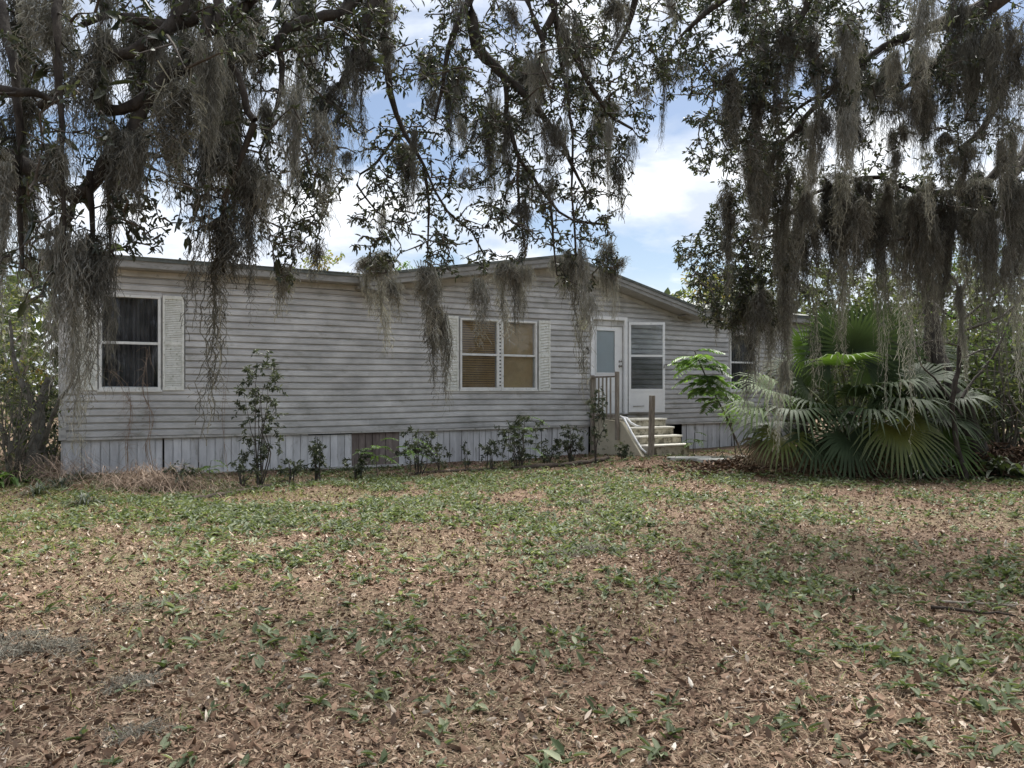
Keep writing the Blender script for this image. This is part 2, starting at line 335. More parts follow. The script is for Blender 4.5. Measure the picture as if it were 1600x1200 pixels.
# ------------------------------------------------------------------ house
HA = rad(28); LX, LY = -705/F*11.8, 11.8
house = tag(empty('mobile_home', (LX, LY, 0), HA), 'long grey mobile home with stained lap siding and a low front gable', 'house')
def hw(s, y, z):   # house frame -> world
    return np.array([LX+s*math.cos(HA)-y*math.sin(HA), LY+s*math.sin(HA)+y*math.cos(HA), z])
WL = 17.2; D = 7.6
def gtop(s):   # upper edge of the gable roof
    return 4.34-(9.2-s)*.168 if s < 9.2 else 4.34-(s-9.2)*.252
def eave(s): return 3.62 if s < 9 else 3.40
def walltop(s):
    w = eave(s)-.20
    if 4.9 < s < 13.0: w = max(w, gtop(s)-.22)
    return w
def sag(s, z): return .014*math.sin(s*.9+1)*math.sin(z*1.3) + .002*math.sin(s*2.3+z*4)
# core behind the siding
core = MB()
pts = [(0,0,.3),(WL,0,.3),(WL,0,3.2),(12.9,0,3.2),(9.2,0,4.12),(5.4,0,3.45),(5.2,0,3.42),(0,0,3.42)]
# holes for openings: front core is built as strips between them
opens = [(.58,1.40,1.50,3.0),(7.0,7.78,1.52,2.88),(7.93,8.68,1.52,2.88),(10.2,11.05,.95,3.05),(14.35,15.2,1.5,2.85),(11.5,12.35,.0,.62),(.165,.165,0,0)]
def strips():
    ss = sorted({0, WL, *[o[0] for o in opens], *[o[1] for o in opens], 5.4, 9.2, 12.9})
    for a_, b_ in zip(ss[:-1], ss[1:]):
        if b_-a_ < 1e-6: continue
        m_ = (a_+b_)/2; segs = [(.66, None)]
        for o in opens:
            if o[0] < m_ < o[1] and o[2] > .1: segs = [(.66, o[2]), (o[3], None)]
        yield a_, b_, segs
for a_, b_, segs in strips():
    for z0, z1 in segs:
        if z1 is None: t0, t1 = walltop(a_+.001)+.1, walltop(b_-.001)+.1
        else: t0 = t1 = z1
        core.prism([(a_,.004,z0),(b_,.004,z0),(b_,.004,t1),(a_,.004,t0)], (0,.11,0))
core.box(0,.11,.115,D,.66,3.5); core.box(WL-.11,WL,.115,D,.66,3.3); core.box(.11,WL-.11,D-.11,D,.66,3.3)
core.box(.11,WL-.11,.12,D-.12,.70,.86)
core.box(.0,.03,.0,D,.02,.65)
core.build('wall', M['siding'], house, var=.2)
# interior lining coloured near black, so windows look into a dim room
lin = MB(); lin.box(.12,WL-.12,1.6,1.65,.87,3.3); lin.build('dim_room_lining', M['dark'], house)
# lap siding boards, one object each
PITCH = .116
def siding():
    blocks = [(.17-.02,.53,1.47,3.08),(.53,1.46,1.47,3.06),(1.46,1.81,1.47,3.08),(6.62,9.08,1.46,2.97),(10.12,11.13,.5,3.15),(14.28,15.27,1.44,2.93)]
    z = .70; k = 0
    while z < 4.2:
        zm = z+PITCH*.5
        # extent under the roof line
        ss = np.arange(.0, WL+.001, .02); ok = np.array([walltop(s) > z+PITCH*.2 for s in ss])
        for o in blocks:
            if o[2] < zm < o[3]: ok &= ~((ss > o[0]) & (ss < o[1]))
        runs = []; st = None
        for s, q in zip(ss, ok):
            if q and st is None: st = s
            if not q and st is not None: runs.append((st, s-.02)); st = None
        if st is not None: runs.append((st, WL))
        seam = (k*1.37) % 3.66
        for a_, b_ in runs:
            cuts = [a_]; s = seam
            while s < b_:
                if s > a_+.5 and s < b_-.5: cuts.append(s)
                s += 3.66
            cuts.append(b_)
            for c0, c1 in zip(cuts[:-1], cuts[1:]):
                if c1-c0 < .03: continue
                n = max(2, int((c1-c0)/.45)+1); xs = np.linspace(c0, c1+(.0 if c1==b_ else .012), n); v = []; f = []
                pr = [(.006,.018),(-.040,0),(-.039,.004),(-.034,PITCH*.62),(-.008,PITCH*.80),(-.004,PITCH*1.0)]
                jz = random.uniform(-.0015,.0015); jy = (k%2)*.001
                for x in xs:
                    for (py_, pz_) in pr:
                        v.append((x, py_-jy+.002*math.sin(x*5+k), z+pz_+jz+sag(x, z)))
                m_ = len(pr)
                for i in range(n-1):
                    for j in range(m_-1): f.append((i*m_+j, (i+1)*m_+j, (i+1)*m_+j+1, i*m_+j+1))
                f.append(tuple(range(m_))[::-1]); f.append(tuple((n-1)*m_+j for j in range(m_)))
                b = MB(); b.add(v, f); b.build('siding_board', M['siding'], house, var=random.random())
        z += PITCH; k += 1
siding()
# corner posts, starter strip
MB().box(-.03,.075,-.036,-.003,.66,3.42).box(-.034,-.004,-.003,.12,.66,3.42).build('corner_trim', M['trim'], house, .004)
MB().box(0.08,10.11,-.028,-.004,.655,.698).build('starter_strip', M['trim'], house, .003)
MB().box(11.14,WL,-.028,-.004,.655,.698).build('starter_strip', M['trim'], house, .003)
# skirting panels
s = .02; k = 0
while s < WL-.02:
    w = .135*random.uniform(.96,1.04); x0, x1 = s, min(s+w-.010, WL)
    gap = (1.34 < x0 < 1.40)
    hole = 11.4 < (x0+x1)/2 < 12.8
    if not hole and not (10.05 < (x0+x1)/2 < 11.401):
        brown = 4.62 < x0 < 5.55
        lx = random.uniform(-.012,.012); tilt = random.uniform(-.012,.012); y0 = .03+random.uniform(-.010,.010); y1 = y0+random.uniform(-.01,.025)
        x1b = x1-(.03 if gap else 0); top = .665-(.035 if 3.9 < x0 < 4.6 else 0)
        v = [(x0+lx*.3,y1,-.12),(x1b+lx*.3,y1,-.12),(x1b,y0,top),(x0,y0,top)]
        v += [(a,b+.012,c) for a,b,c in v]
        v += [(x1b+.001, y1+.022, -.12),(x1b+.012, y1+.022, -.12),(x1b+.012,y0+.022,top),(x1b+.001,y0+.022,top)]
        b = MB().add(v, [(0,1,2,3),(4,7,6,5),(0,4,5,1),(3,2,6,7),(0,3,7,4),(1,5,6,2),(8,9,10,11)])
        o = b.build('skirt_panel', M['skirt_brown' if brown else 'skirt'], house, var=random.random())
        if brown and not (4.62+.14 < x0): o['label'] = 'brown plywood patch in the pale skirting'
    s += w; k += 1
MB().box(.03,10.0,.075,.09,-.1,.64).box(12.85,WL,.075,.09,-.1,.64).build('crawlspace_dark_sheet', M['dark'], house)  # near-black sheets: crawlspace shade seen through the panel gaps is in their colour
MB().box(.0,WL,1.2,1.22,-.1,.64).build('crawlspace_dark_sheet', M['dark'], house)  # near-black sheet, its colour stands for the shade deep under the floor
MB().prism([(-.02,.0,.03),(6.0,.0,-.02),(6.0,.0,.02),(-.02,.0,.07)], (0,.05,0)).build('ground_rail', M['trim'], house)
MB().prism([(6.0,.0,-.04),(10.0,.0,-.02),(10.0,.0,.02),(6.0,.0,0)], (0,.05,0)).build('ground_rail', M['trim'], house)
# eaves
def fascia(a_, b_, zt):
    MB().box(a_,b_,-.34,-.32,zt-.17,zt-.02).build('fascia', M['fascia'], house, .003)
    MB().box(a_,b_,-.36,-.345,zt-.055,zt+.005).build('drip_edge', M['drip'], house)
    MB().box(a_,b_,-.318,-.03,zt-.17,zt-.155).build('soffit', M['soffit'], house)
    MB().box(a_,b_,-.05,-.026,zt-.27,zt-.172).build('frieze_board', M['trim'], house, .003)
fascia(-.28, 5.0, 3.62); fascia(12.6, WL+.3, 3.40)
# main roof
def slab(p, t, name, m):
    MB().prism(p, (0,0,t)).build(name, m, house)
slab([(-.3,-.36,3.60),(4.78,-.36,3.60),(4.78,D/2,4.2),(-.3,D/2,4.2)], .035, 'roof', M['roof'])
slab([(4.782,.6,3.62),(12.9,.6,3.62),(12.9,D/2,4.17),(4.782,D/2,4.2)], .035, 'roof', M['roof'])
slab([(12.902,-.36,3.385),(WL+.3,-.36,3.385),(WL+.3,D/2,4.15),(12.902,D/2,4.15)], .035, 'roof', M['roof'])
slab([(-.3,D/2+.002,4.2),(WL+.3,D/2+.002,4.15),(WL+.3,D+.3,3.4),(-.3,D+.3,3.5)], .035, 'roof', M['roof'])
x = -.1
while x < 4.6:   # raised seams ending at the eave
    MB().box(x,x+.03,-.365,-.2,3.636,3.66).build('roof_seam', M['drip'], house); x += .6
# gable roof
GY = -.50
def gz(s): return gtop(s)
for (a_, b_) in ((4.72,9.2),(9.2,13.05)):
    MB().prism([(a_,GY-.02,gz(a_)),(b_,GY-.02,gz(b_)),(b_,GY-.02,gz(b_)-.03),(a_,GY-.02,gz(a_)-.03)], (0,4.2,0)).build('gable_roof', M['roof'], house)
    MB().prism([(a_,GY-.035,gz(a_)+.008),(b_,GY-.035,gz(b_)+.008),(b_,GY-.035,gz(b_)-.045),(a_,GY-.035,gz(a_)-.045)], (0,.013,0)).build('rake_drip_edge', M['drip'], house)
    MB().prism([(a_,GY-.018,gz(a_)-.046),(b_,GY-.018,gz(b_)-.046),(b_,GY-.018,gz(b_)-.13),(a_,GY-.018,gz(a_)-.13)], (0,.02,0)).build('rake_board', M['fascia'], house)
    MB().prism([(a_+.04,GY+.003,gz(a_)-.10),(b_,GY+.003,gz(b_)-.10),(b_,GY+.003,gz(b_)-.215),(a_+.04,GY+.003,gz(a_)-.215)], (0,.018,0)).build('rake_board', M['fascia'], house)
    MB().prism([(a_+.05,GY+.022,gz(a_)-.20),(b_,GY+.022,gz(b_)-.20),(b_,GY+.022,gz(b_)-.212),(a_+.05,GY+.022,gz(a_)-.212)], (0,.45,0)).build('gable_soffit', M['soffit'], house)
    MB().prism([(max(a_,5.1),-.05,gz(max(a_,5.1))-.215),(b_,-.05,gz(b_)-.215),(b_,-.05,gz(b_)-.30),(max(a_,5.1),-.05,gz(max(a_,5.1))-.30)], (0,.024,0)).build('frieze_board', M['trim'], house)
# boxed return at the low left end of the gable
MB().prism([(4.75,GY+.025,3.37),(5.15,GY+.025,3.43),(5.55,GY+.025,3.28),(5.45,GY+.025,3.26),(4.95,GY+.025,3.34)], (0,.44,0)).build('eave_return', M['fascia'], house)

def shutter(s0, s1, z0, z1, kind='louver'):
    b = MB(); f = .035
    b.box(s0,s0+f,-.055,-.03,z0,z1).box(s1-f,s1,-.055,-.03,z0,z1)
    zm = (z0+z1)/2
    for a_, c_ in ((z0,z0+.06),(zm-.03,zm+.03),(z1-.06,z1)): b.box(s0+f,s1-f,-.054,-.03,a_,c_)
    b.box(s0+f,s1-f,-.034,-.029,z0+.06,z1-.06)
    sh = b.build('shutter', M['shutter'], house, .002)
    lv = MB(); z = z0+.065; i = 0
    while z < z1-.075:
        if not (zm-.045 < z < zm+.03):
            if kind == 'louver': j = 0; dz = 0
            elif kind == 'broken': j = .012*math.sin(i*2.1); dz = .010*math.sin(i*2.1+1.3)*1.6
            else: j = 0; dz = .035
            lv.add([(s0+f,-.036,z+.022+j),(s1-f,-.036,z+.022-j+dz),(s1-f,-.050,z-j+dz),(s0+f,-.050,z+j)], [(0,1,2,3)])
            lv.add([(s0+f,-.050,z+j),(s1-f,-.050,z-j+dz),(s1-f,-.044,z-.004-j+dz),(s0+f,-.044,z-.004+j)], [(0,1,2,3)])
        z += .030 if kind == 'louver' else (.042 if kind == 'broken' else .06); i += 1
    l = lv.build('louvers', M['shutter'], sh); l['kind'] = 'stuff'
    return sh
def window(s0, s1, z0, z1, kind):
    b = MB(); f = .042
    b.box(s0,s1,-.045,.02,z1-f,z1).box(s0,s1,-.05,.02,z0,z0+f).box(s0,s0+f,-.044,.02,z0+f,z1-f).box(s1-f,s1,-.044,.02,z0+f,z1-f)
    w = b.build('window', M['frame'], house, .003); zm = (z0+z1)/2-.01
    MB().box(s0+f,s1-f,-.03,.0,zm-.022,zm+.022).build('meeting_rail', M['frame'], w, .003)
    MB().box(s0-.02,s1+.02,-.065,-.0,z0-.035,z0-.001).build('sill', M['frame'], w, .003)
    for (a_, c_, y) in ((zm+.023,z1-f-.001,.005),(z0+f+.001,zm-.023,-.012)):
        p = MB().box(s0+f+.001,s1-f-.001,y,y+.004,a_,c_).build('pane', M['glass'], w)
    if kind == 'blind':
        b = MB(); z = z1-f-.01
        while z > z0+f:
            dz = .004*math.sin(z*9)
            b.add([(s0+f+.01,.030,z),(s1-f-.01,.030,z+dz),(s1-f-.01,.048,z-.036+dz),(s0+f+.01,.048,z-.036)], [(0,1,2,3)]); z -= .048
        o = b.build('blind_slats', M['blind_tan'], w, var=.4); o['kind'] = 'stuff'
        MB().box(s0+f,s1-f,.075,.08,z0,z1).build('blind_backing', M['curtain'], w)  # dark sheet: shade in the gaps between slats is put in its colour
    elif kind == 'shade':
        MB().box(s0+f,s1-f,.05,.055,z0,z1).build('window_shade', M['shade_tan'], w)
    else:
        v = []; n = 40
        for i in range(n+1):
            x = s0+(s1-s0)*i/n; y = .16+.03*math.sin(i*1.9)+.015*math.sin(i*.7); v += [(x,y,z0),(x,y,z1)]
        MB().add(v, [(2*i,2*i+2,2*i+3,2*i+1) for i in range(n)]).build('curtain', M['curtain'], w)
    return w
window(.53,1.44,1.47,3.04,'dark'); shutter(.19,.51,1.46,3.06); shutter(1.47,1.80,1.46,3.06)
window(6.94,7.82,1.48,2.94,'blind'); window(7.89,8.74,1.48,2.94,'shade')
shutter(6.62,6.90,1.45,2.97,'broken'); shutter(8.78,9.07,1.45,2.97,'slipped')
window(14.30,15.25,1.45,2.91,'dark')
mu = MB().box(7.822,7.888,-.030,.02,1.48,2.94).build('mullion', M['frame'], house)
z = 1.55
while z < 2.9: MB().box(7.838,7.872,-.034,-.0305,z,z+.028).build('mullion_slot', M['dark'], mu); z += .075
# entry door
MB().box(10.12,10.20,-.055,.02,.93,3.14).box(11.05,11.13,-.055,.02,.93,3.14).box(10.20,11.05,-.055,.02,3.06,3.14).build('door_frame', M['white'], house, .004)
MB().box(10.201,11.049,.01,.05,2.93,3.059).build('transom_board', M['trim'], house)
MB().box(10.12,11.13,-.12,.04,.90,.93).build('threshold', M['metal'], house, .003)
d = MB().box(10.205,10.31,.04,.085,.95,2.925).box(10.84,11.045,.04,.085,.95,2.925).box(10.31,10.84,.04,.085,2.83,2.925).box(10.31,10.84,.04,.085,.95,1.86).build('door', M['white'], house, .004)
MB().box(10.295,10.325,.022,.039,1.84,2.85).box(10.825,10.855,.022,.039,1.84,2.85).box(10.325,10.825,.022,.039,2.82,2.85).box(10.325,10.825,.022,.039,1.84,1.87).build('lite_frame', M['white'], d, .003)
for (z0, z1) in ((1.02,1.38),(1.44,1.78)):
    MB().box(10.32,10.55,.030,.0395,z0,z1).build('door_panel', M['white'], d, .006)
    MB().box(10.60,10.83,.030,.0395,z0,z1).build('door_panel', M['white'], d, .006)
MB().box(10.326,10.824,.035,.038,1.871,2.819).build('pane', M['glass'], d)
b = MB(); z = 1.88
while z < 2.81: b.add([(10.33,.05,z),(10.82,.05,z),(10.82,.062,z+.021),(10.33,.062,z+.021)], [(0,1,2,3)]); z += .022
o = b.build('blind_slats', M['blind_grey'], d); o['kind'] = 'stuff'
MB().box(10.31,10.84,.07,.074,1.87,2.83).build('blind_backing', M['blind_grey'], d)
for z, r_ in ((2.02,.028),(2.13,.022)):
    MB().tube([(10.965,.04,z),(10.965,.02,z),(10.965,-.015,z),(10.965,-.035,z),(10.965,-.04,z)], [r_*1.2,r_*.5,r_*.6,r_,r_*.2], 12).build('door_knob' if z < 2.1 else 'deadbolt', M['metal'], d, smooth=True)
# storm door swung open, its own frame
sdh = empty('storm_door', (11.15,-.06,0), -HA+rad(2), house)
Wd_ = .84
MB().box(0,.055,-.015,.015,.965,3.03).box(Wd_-.055,Wd_,-.015,.015,.965,3.03).box(.055,Wd_-.055,-.0145,.0145,2.97,3.03).box(.055,Wd_-.055,-.0145,.0145,2.235,2.285).box(.055,Wd_-.055,-.0145,.0145,1.43,1.50).box(.055,Wd_-.055,-.0145,.0145,.965,1.02).build('door_leaf_frame', M['white'], sdh, .003)
MB().box(.056,Wd_-.056,-.010,.010,1.021,1.429).build('kick_panel', M['white'], sdh)
MB().box(.056,Wd_-.056,-.002,.002,2.286,2.969).build('pane', M['glass'], sdh)
MB().box(.056,Wd_-.056,-.002,.002,1.501,2.234).build('insect_screen', M['screen'], sdh)
MB().tube([(Wd_-.028,-.016,1.98),(Wd_-.028,-.045,1.98),(Wd_-.028,-.05,2.06)], [.012,.012,.010], 8).build('latch', M['metal'], sdh)
MB().tube([(.10,-.02,1.10),(.35,-.05,1.11)], [.01,.008], 8).build('door_closer', M['metal'], sdh)
# wall lantern and hook
lx = 9.86
b = MB().tube([(lx,-.025,2.93),(lx,-.04,2.93)], [.055,.05], 14).tube([(lx,-.04,2.93),(lx,-.10,2.98),(lx,-.15,3.03),(lx,-.16,3.01)], [.010]*4, 6)
lan = b.build('wall_lantern', M['blackmetal'], house)
MB().tube([(lx,-.16,3.03),(lx,-.16,3.015),(lx,-.16,2.93),(lx,-.16,2.83),(lx,-.16,2.80)], [.02,.075,.085,.055,.01], 10).build('lantern_glass', M['lampglass'], lan, smooth=True)
MB().tube([(lx,-.16,3.08),(lx,-.16,3.035)], [.012,.085], 10).build('lantern_cap', M['blackmetal'], lan)
MB().tube([(10.03,-.026,2.40),(10.03,-.07,2.39),(10.03,-.10,2.35),(10.03,-.08,2.29),(10.03,-.05,2.28)], [.026,.022,.014,.014,.018], 8).build('plant_hook', M['blackmetal'], house)

# ------------------------------------------------------------------ steps, railing, post
st = tag(empty('concrete_steps', (LX, LY, 0), HA), 'weathered concrete steps with a pale stucco cheek wall below the white door', 'steps')
tops = [.86,.69,.52,.35]; fr = [1.12,1.37,1.62,1.88]
MB().box(10.22,11.30,-.90,-.13,-.1,.86).build('landing', M['concrete'], st, .008)
pf = .9
for t, f_ in zip(tops, fr):
    sgm = MB().box(10.25,11.36,-f_,-pf-.001,-.1,t-.04).build('step', M['concrete'], st, .01)
    MB().box(10.25,11.38,-f_-.02,-pf-.002,t-.039,t).build('tread', M['tread'], sgm, .008)
    pf = f_
MB().prism([(10.15,-.12,-.1),(10.15,-1.88,-.1),(10.15,-1.84,.12),(10.15,-1.14,.80),(10.15,-.12,.86)], (.085,0,0)).build('cheek_wall', M['stucco'], st, .008)
MB().tube([hh for hh in [(10.19,-1.05,.92),(10.2,-1.16,.88),(10.2,-1.45,.56),(10.22,-1.72,.28),(10.24,-1.86,.20)]], [.022,.024,.024,.022,.02], 8).build('white_rail_strip', M['white'], st, smooth=True)
MB().tube([(10.28,-1.0,.885),(10.30,-1.12,.87),(10.33,-1.22,.78),(10.40,-1.33,.72),(10.50,-1.36,.70)], [.03,.034,.03,.022,.012], 8).build('white_rail_strip', M['white'], st, smooth=True)
rl = tag(empty('porch_railing', (LX, LY, 0), HA), 'short weathered wooden railing with balusters beside the open door', 'railing')
def post(y, z0, z1, w=.045, x=10.10, name='railing_post', p=rl): MB().box(x-w,x+w*.6,y-w,y+w*.6,z0,z1).build(name, M['wood_old'], p, .004)
post(-.14,.0,1.80); post(-1.06,.42,1.86)
MB().box(10.06,10.14,-1.01,-.18,1.74,1.775).build('top_rail', M['wood_old'], rl, .003)
MB().box(10.08,10.12,-1.01,-.18,.88,.95).build('bottom_rail', M['wood_old'], rl, .003)
for i in range(5): y = -.29-.145*i; MB().box(10.05,10.079,y-.014,y+.014,.86,1.75).build('baluster', M['wood_old'], rl, .002)
pw = hw(10.30,-1.93,0)
pst = MB().box(-.045,.045,-.045,.045,-.1,1.36).box(-.062,-.047,-.02,.02,.5,1.30).build('newel_post', M['wood_old'], None, .004)
pst.location = pw; pst.rotation_euler = (rad(.6),rad(.8),HA)
tag(pst, 'lone square wooden post standing in front of the concrete steps', 'post')
# bucket in the open crawlspace
bw = hw(12.42,.12,0)
bk = MB().tube([(0,0,.12),(0,0,.14),(0,0,.46),(0,0,.50),(0,0,.51)], [.12,.125,.155,.165,.15], 18).build('black_bucket', M['blackmetal'], None, smooth=True)
bk.location = bw; tag(bk, 'black plastic pot in the open gap of the skirting beside the steps', 'plant pot')
# stepping stones and edging timbers
for i, (px, Y, sx, sy, lb) in enumerate([(1078,14.35,.42,.20,'pale stepping stone nearest the bottom step'),(1112,14.1,.30,.16,'smaller pale stepping stone to the right in the ground cover')]):
    x = (px-800)/F*Y; pts = [(sx*math.cos(t)*(1+.12*math.sin(3*t+i)), sy*math.sin(t)*(1+.1*math.cos(2*t)), 0) for t in np.arange(0,2*math.pi,.42)]
    o = MB().prism(pts, (0,0,.07)).build('stepping_stone', M['stone'], None, .012); o.location = (x, Y, float(gh2(x,Y))+.0); o.rotation_euler[2] = .3*i; tag(o, lb, 'paving stone', 'stepping stones by the steps')
def logw(p0, p1, r, m, name, label, cat, n=14, k=8, wob=.25):
    p0 = np.array(p0, float); p1 = np.array(p1, float); t = np.linspace(0,1,n)[:,None]
    P = p0+(p1-p0)*t + np.cumsum(R.randn(n,3)*r*wob*.3,0); P[:,2] = gh2(P[:,0],P[:,1])+r*.45+R.randn(n)*r*.15
    o = MB().tube(P-P[0], r*(1+R.randn(n)*.06), k).build(name, M[m], None, smooth=True); o.location = P[0]; return tag(o, label, cat)
def gx(px, Y): return ((px-800)/F*Y, Y, 0)
logw(gx(300,9.7), gx(425,11.3), .04,'wood_dark','edging_log','dark rotting log lying beside the dry brush in front of the left skirting','log')
logw(gx(800,13.3), gx(950,14.6), .055,'wood_dark','edging_log','thick black rotting log under the shrubs left of the steps','log')
logw(gx(1085,14.8), gx(1165,15.0), .045,'wood_old','edging_timber','reddish brown edging timber on the ground right of the steps','timber')
logw(gx(640,13.0), gx(790,13.5), .03,'wood_dark','edging_log','thin dark log edging the bed below the middle of the house','log')

# ------------------------------------------------------------------ trees
class Tree:
    """limbs are given as polylines; twigs grow from the nearest wood towards target points; leaves sit on the twigs"""
    def __init__(s, name, label, cat, base, group=None):
        s.root = tag(empty(name, tuple(base)), label, cat, group); s.base = np.array(base, float)
        s.nodes = []; s.tw = []; s.lv = []
    def limb(s, pts, r0, r1, name='limb', k=8, m='bark', wob=.03, label=None, hang=True, taper=1.0):
        P, r = smooth_line(pts, r1+(r0-r1)*(1-np.linspace(0,1,len(pts)))**taper, .14)
        w = np.cumsum(R.randn(*P.shape)*wob*.35, 0); w -= np.linspace(0,1,len(P))[:,None]*w[-1]; P = P+w
        r = r*(1+R.randn(len(r))*.07)
        V, Q = tube(P-s.base, r, k)
        o = link(name, npmesh(name, V, Q, smooth=True), M[m], s.root)
        if label: o['label'] = label
        if hang: s.nodes.append(P)
        return P
    def grow(s, targets, maxlen=1.2, r=.006, droop=.12, sub=.10, k=3):
        """targets (n,3) attached in order of distance to the wood"""
        nodes = np.concatenate(s.nodes); T = np.asarray(targets)
        d = np.array([np.min(((nodes-t)**2).sum(1)) for t in T]); order = np.argsort(d); new = []
        buf = np.zeros((len(nodes)+len(T)*40, 3)); n = len(nodes); buf[:n] = nodes; ends = []
        for i in order:
            t = T[i]; dd = ((buf[:n]-t)**2).sum(1); dd = dd+np.where(buf[:n,2] < t[2]-.05, .02, 0); j = int(np.argmin(dd)); a_ = buf[j].copy(); L = math.sqrt(((t-a_)**2).sum())
            if L > maxlen*1.6: continue
            m = max(3, int(L/sub)+2); u = np.linspace(0,1,m)[:,None]
            mid = (a_+t)/2 + R.randn(3)*L*.12 + np.array([0,0,L*droop])
            P = (1-u)**2*a_ + 2*u*(1-u)*mid + u*u*t + R.randn(m,3)*.008*(u*(1-u)*4)
            s.tw.append((P, r*(1+L*1.2)*np.linspace(1,.35,m), k)); q = P[1:][:39]
            buf[n:n+len(q)] = q; n += len(q); ends.append(P)
        s.allnodes = buf[:n]; return ends
    def foliage(s, ends, per=12, L=.06, Wd=.022, span=.5, spread=.035, droop=.3, tone=(0,1), lvar=.25):
        for P in ends:
            n = max(2, int(per*random.uniform(.3,1.6))); t = 1-span*R.rand(n)**1.3; f = t*(len(P)-1); i = np.minimum(f.astype(int), len(P)-2); fr = (f-i)[:,None]
            pos = P[i]*(1-fr)+P[i+1]*fr; ax = nrm(P[i+1]-P[i]); D = nrm(ax*.7+rdir(n)*1.0+np.array([0,0,-droop]))
            pos = pos + rdir(n)*spread*R.rand(n,1)
            s.lv.append((pos, D, rdir(n)+np.array([0,0,.8]), L*(1+R.randn(n)*lvar).clip(.4,1.7), Wd*(1+R.randn(n)*.2).clip(.5,1.5)*L/L, np.clip(random.uniform(*tone)+R.randn(n)*.22,0,1)))
    def finish(s, leafm='oakleaf', twigm='twig', leafname='foliage', twigname='twigs'):
        if s.tw:
            V, Q = join([tube(P, r, k) for P, r, k in s.tw]); o = link(twigname, npmesh(twigname, V-s.base, Q), M[twigm], s.root); o['kind'] = 'stuff'
        if s.lv:
            a_ = [np.concatenate(x) for x in zip(*s.lv)]; V, Q = leaves(a_[0]-s.base, a_[1], nrm(a_[2]), a_[3], a_[4], .09, .12)
            o = link(leafname, npmesh(leafname, V, Q, rep(a_[5])), M[leafm], s.root); o['kind'] = 'stuff'; s.nleaf = len(a_[0])
        return s.root
def spots(regions):
    """regions: (px, py, rx, ry, Y, dY, count) ellipses of foliage seen in the photograph"""
    out = []
    for (px, py, rx, ry, Y, dY, n) in regions:
        a_ = R.rand(n)*2*np.pi; r = np.sqrt(R.rand(n)); yy = Y+R.randn(n)*dY
        for q in range(n): out.append(P3(px+rx*r[q]*math.cos(a_[q]), py+ry*r[q]*math.sin(a_[q]), max(2.2, yy[q])))
    return np.array(out)
def ln(pts): return [P3(*p) for p in pts]

# --- live oak A: trunk out of frame on the left
A = Tree('live_oak', 'dark live oak whose moss laden limbs reach in from the top left', 'tree', (-8.6, 3.2, -.1))
A.limb([(-8.6,3.2,-.2),(-8.5,3.2,.8),(-8.3,3.3,2.2),(-8.0,3.4,3.4)], .52, .36, 'trunk', 14, wob=.02, hang=False)
hub = (-8.0,3.4,3.4)
A.limb([hub,(-6.6,3.8,4.6),(-5.0,4.0,4.6),P3(-40,-60,4.2),P3(120,-90,4.2),P3(300,-40,4.2),P3(337,0,4.2),P3(344,67,4.2),P3(371,118,4.2),P3(385,169,4.2),P3(398,188,4.2)], .16, .018, taper=2.6)
A.limb([hub,(-6.4,3.5,3.9),P3(-150,120,3.9),P3(-20,260,3.9),P3(40,300,4.0)], .11, .03, taper=2.6)
A.limb(ln([(-150,120,3.9),(-60,200,4),(20,250,4),(115,310,4.0),(145,267,4.0),(179,236,4.0),(200,205,4.0),(256,128,4.1),(300,111,4.1),(320,60,4.15),(330,10,4.2)]), .045, .030)
A.limb(ln([(115,324,4),(98,355,4),(61,371,4)]), .035,.012)
A.limb(ln([(145,150,4.1),(170,182,4.0),(205,170,4),(235,140,4.05),(262,120,4.1)]), .035,.03)
A.limb(ln([(60,170,4.0),(115,138,4.0),(135,125,4.0),(189,105,4),(230,88,4.05),(262,60,4.1),(290,10,4.15),(290,-40,4.2)]), .022,.04)
A.limb(ln([(300,28,4.2),(253,37,4.1),(210,30,4.1),(169,24,4.1),(128,39,4.1)]), .045,.015)
A.limb(ln([(-40,140,3.7),(25,145,3.7),(60,148,3.8),(90,160,3.8)]), .03,.012)
A.limb(ln([(-40,-60,4.2),(10,40,4.0),(22,150,3.9),(28,300,3.9),(35,420,3.9)]), .035,.01)
A.limb(ln([(120,-90,4.2),(95,20,3.8),(102,200,3.8),(100,400,3.75)]), .03,.008)
A.limb(ln([(300,-40,4.2),(395,2,4.6),(351,24,4.5),(320,60,4.4)]), .05,.02)
A.limb(ln([(240,-80,4.3),(400,-70,4.7),(560,-60,5.0),(545,-5,4.9),(506,12,4.8),(470,22,4.8),(449,30,4.7),(432,61,4.7),(398,88,4.7),(368,91,4.7)]), .06,.018)
A.limb(ln([(432,61,4.7),(436,110,4.7),(430,170,4.7),(405,240,4.7)]), .025,.008)
A.limb(ln([(398,188,4.2),(370,270,4.25),(345,350,4.3),(350,430,4.3)]), .02,.008)
A.limb(ln([(145,267,4),(140,330,4),(140,400,4.0),(155,440,4.0)]), .02,.007)
A.limb(ln([(165,240,4.1),(170,330,4.1),(172,400,4.1)]), .014,.006)
endsA = A.grow(spots([(200,60,210,90,4.2,.3,150),(60,220,110,130,4.0,.3,90),(215,225,90,110,4.2,.3,80),(250,320,80,85,4.2,.3,60),(420,110,110,130,4.8,.35,190),
    (455,300,60,110,4.8,.3,90),(330,250,60,120,4.4,.3,50),(30,400,60,80,4.0,.3,25),(520,60,90,80,5.0,.3,90),(400,0,220,70,4.9,.4,110),(150,360,80,60,4.1,.2,25),(448,395,22,60,4.8,.15,22)]))
A.foliage(endsA, 8, .041, .0145, .6, tone=(.1,.75))
A.foliage(endsA[::14], 3, .11, .038, .3, tone=(.1,.5))
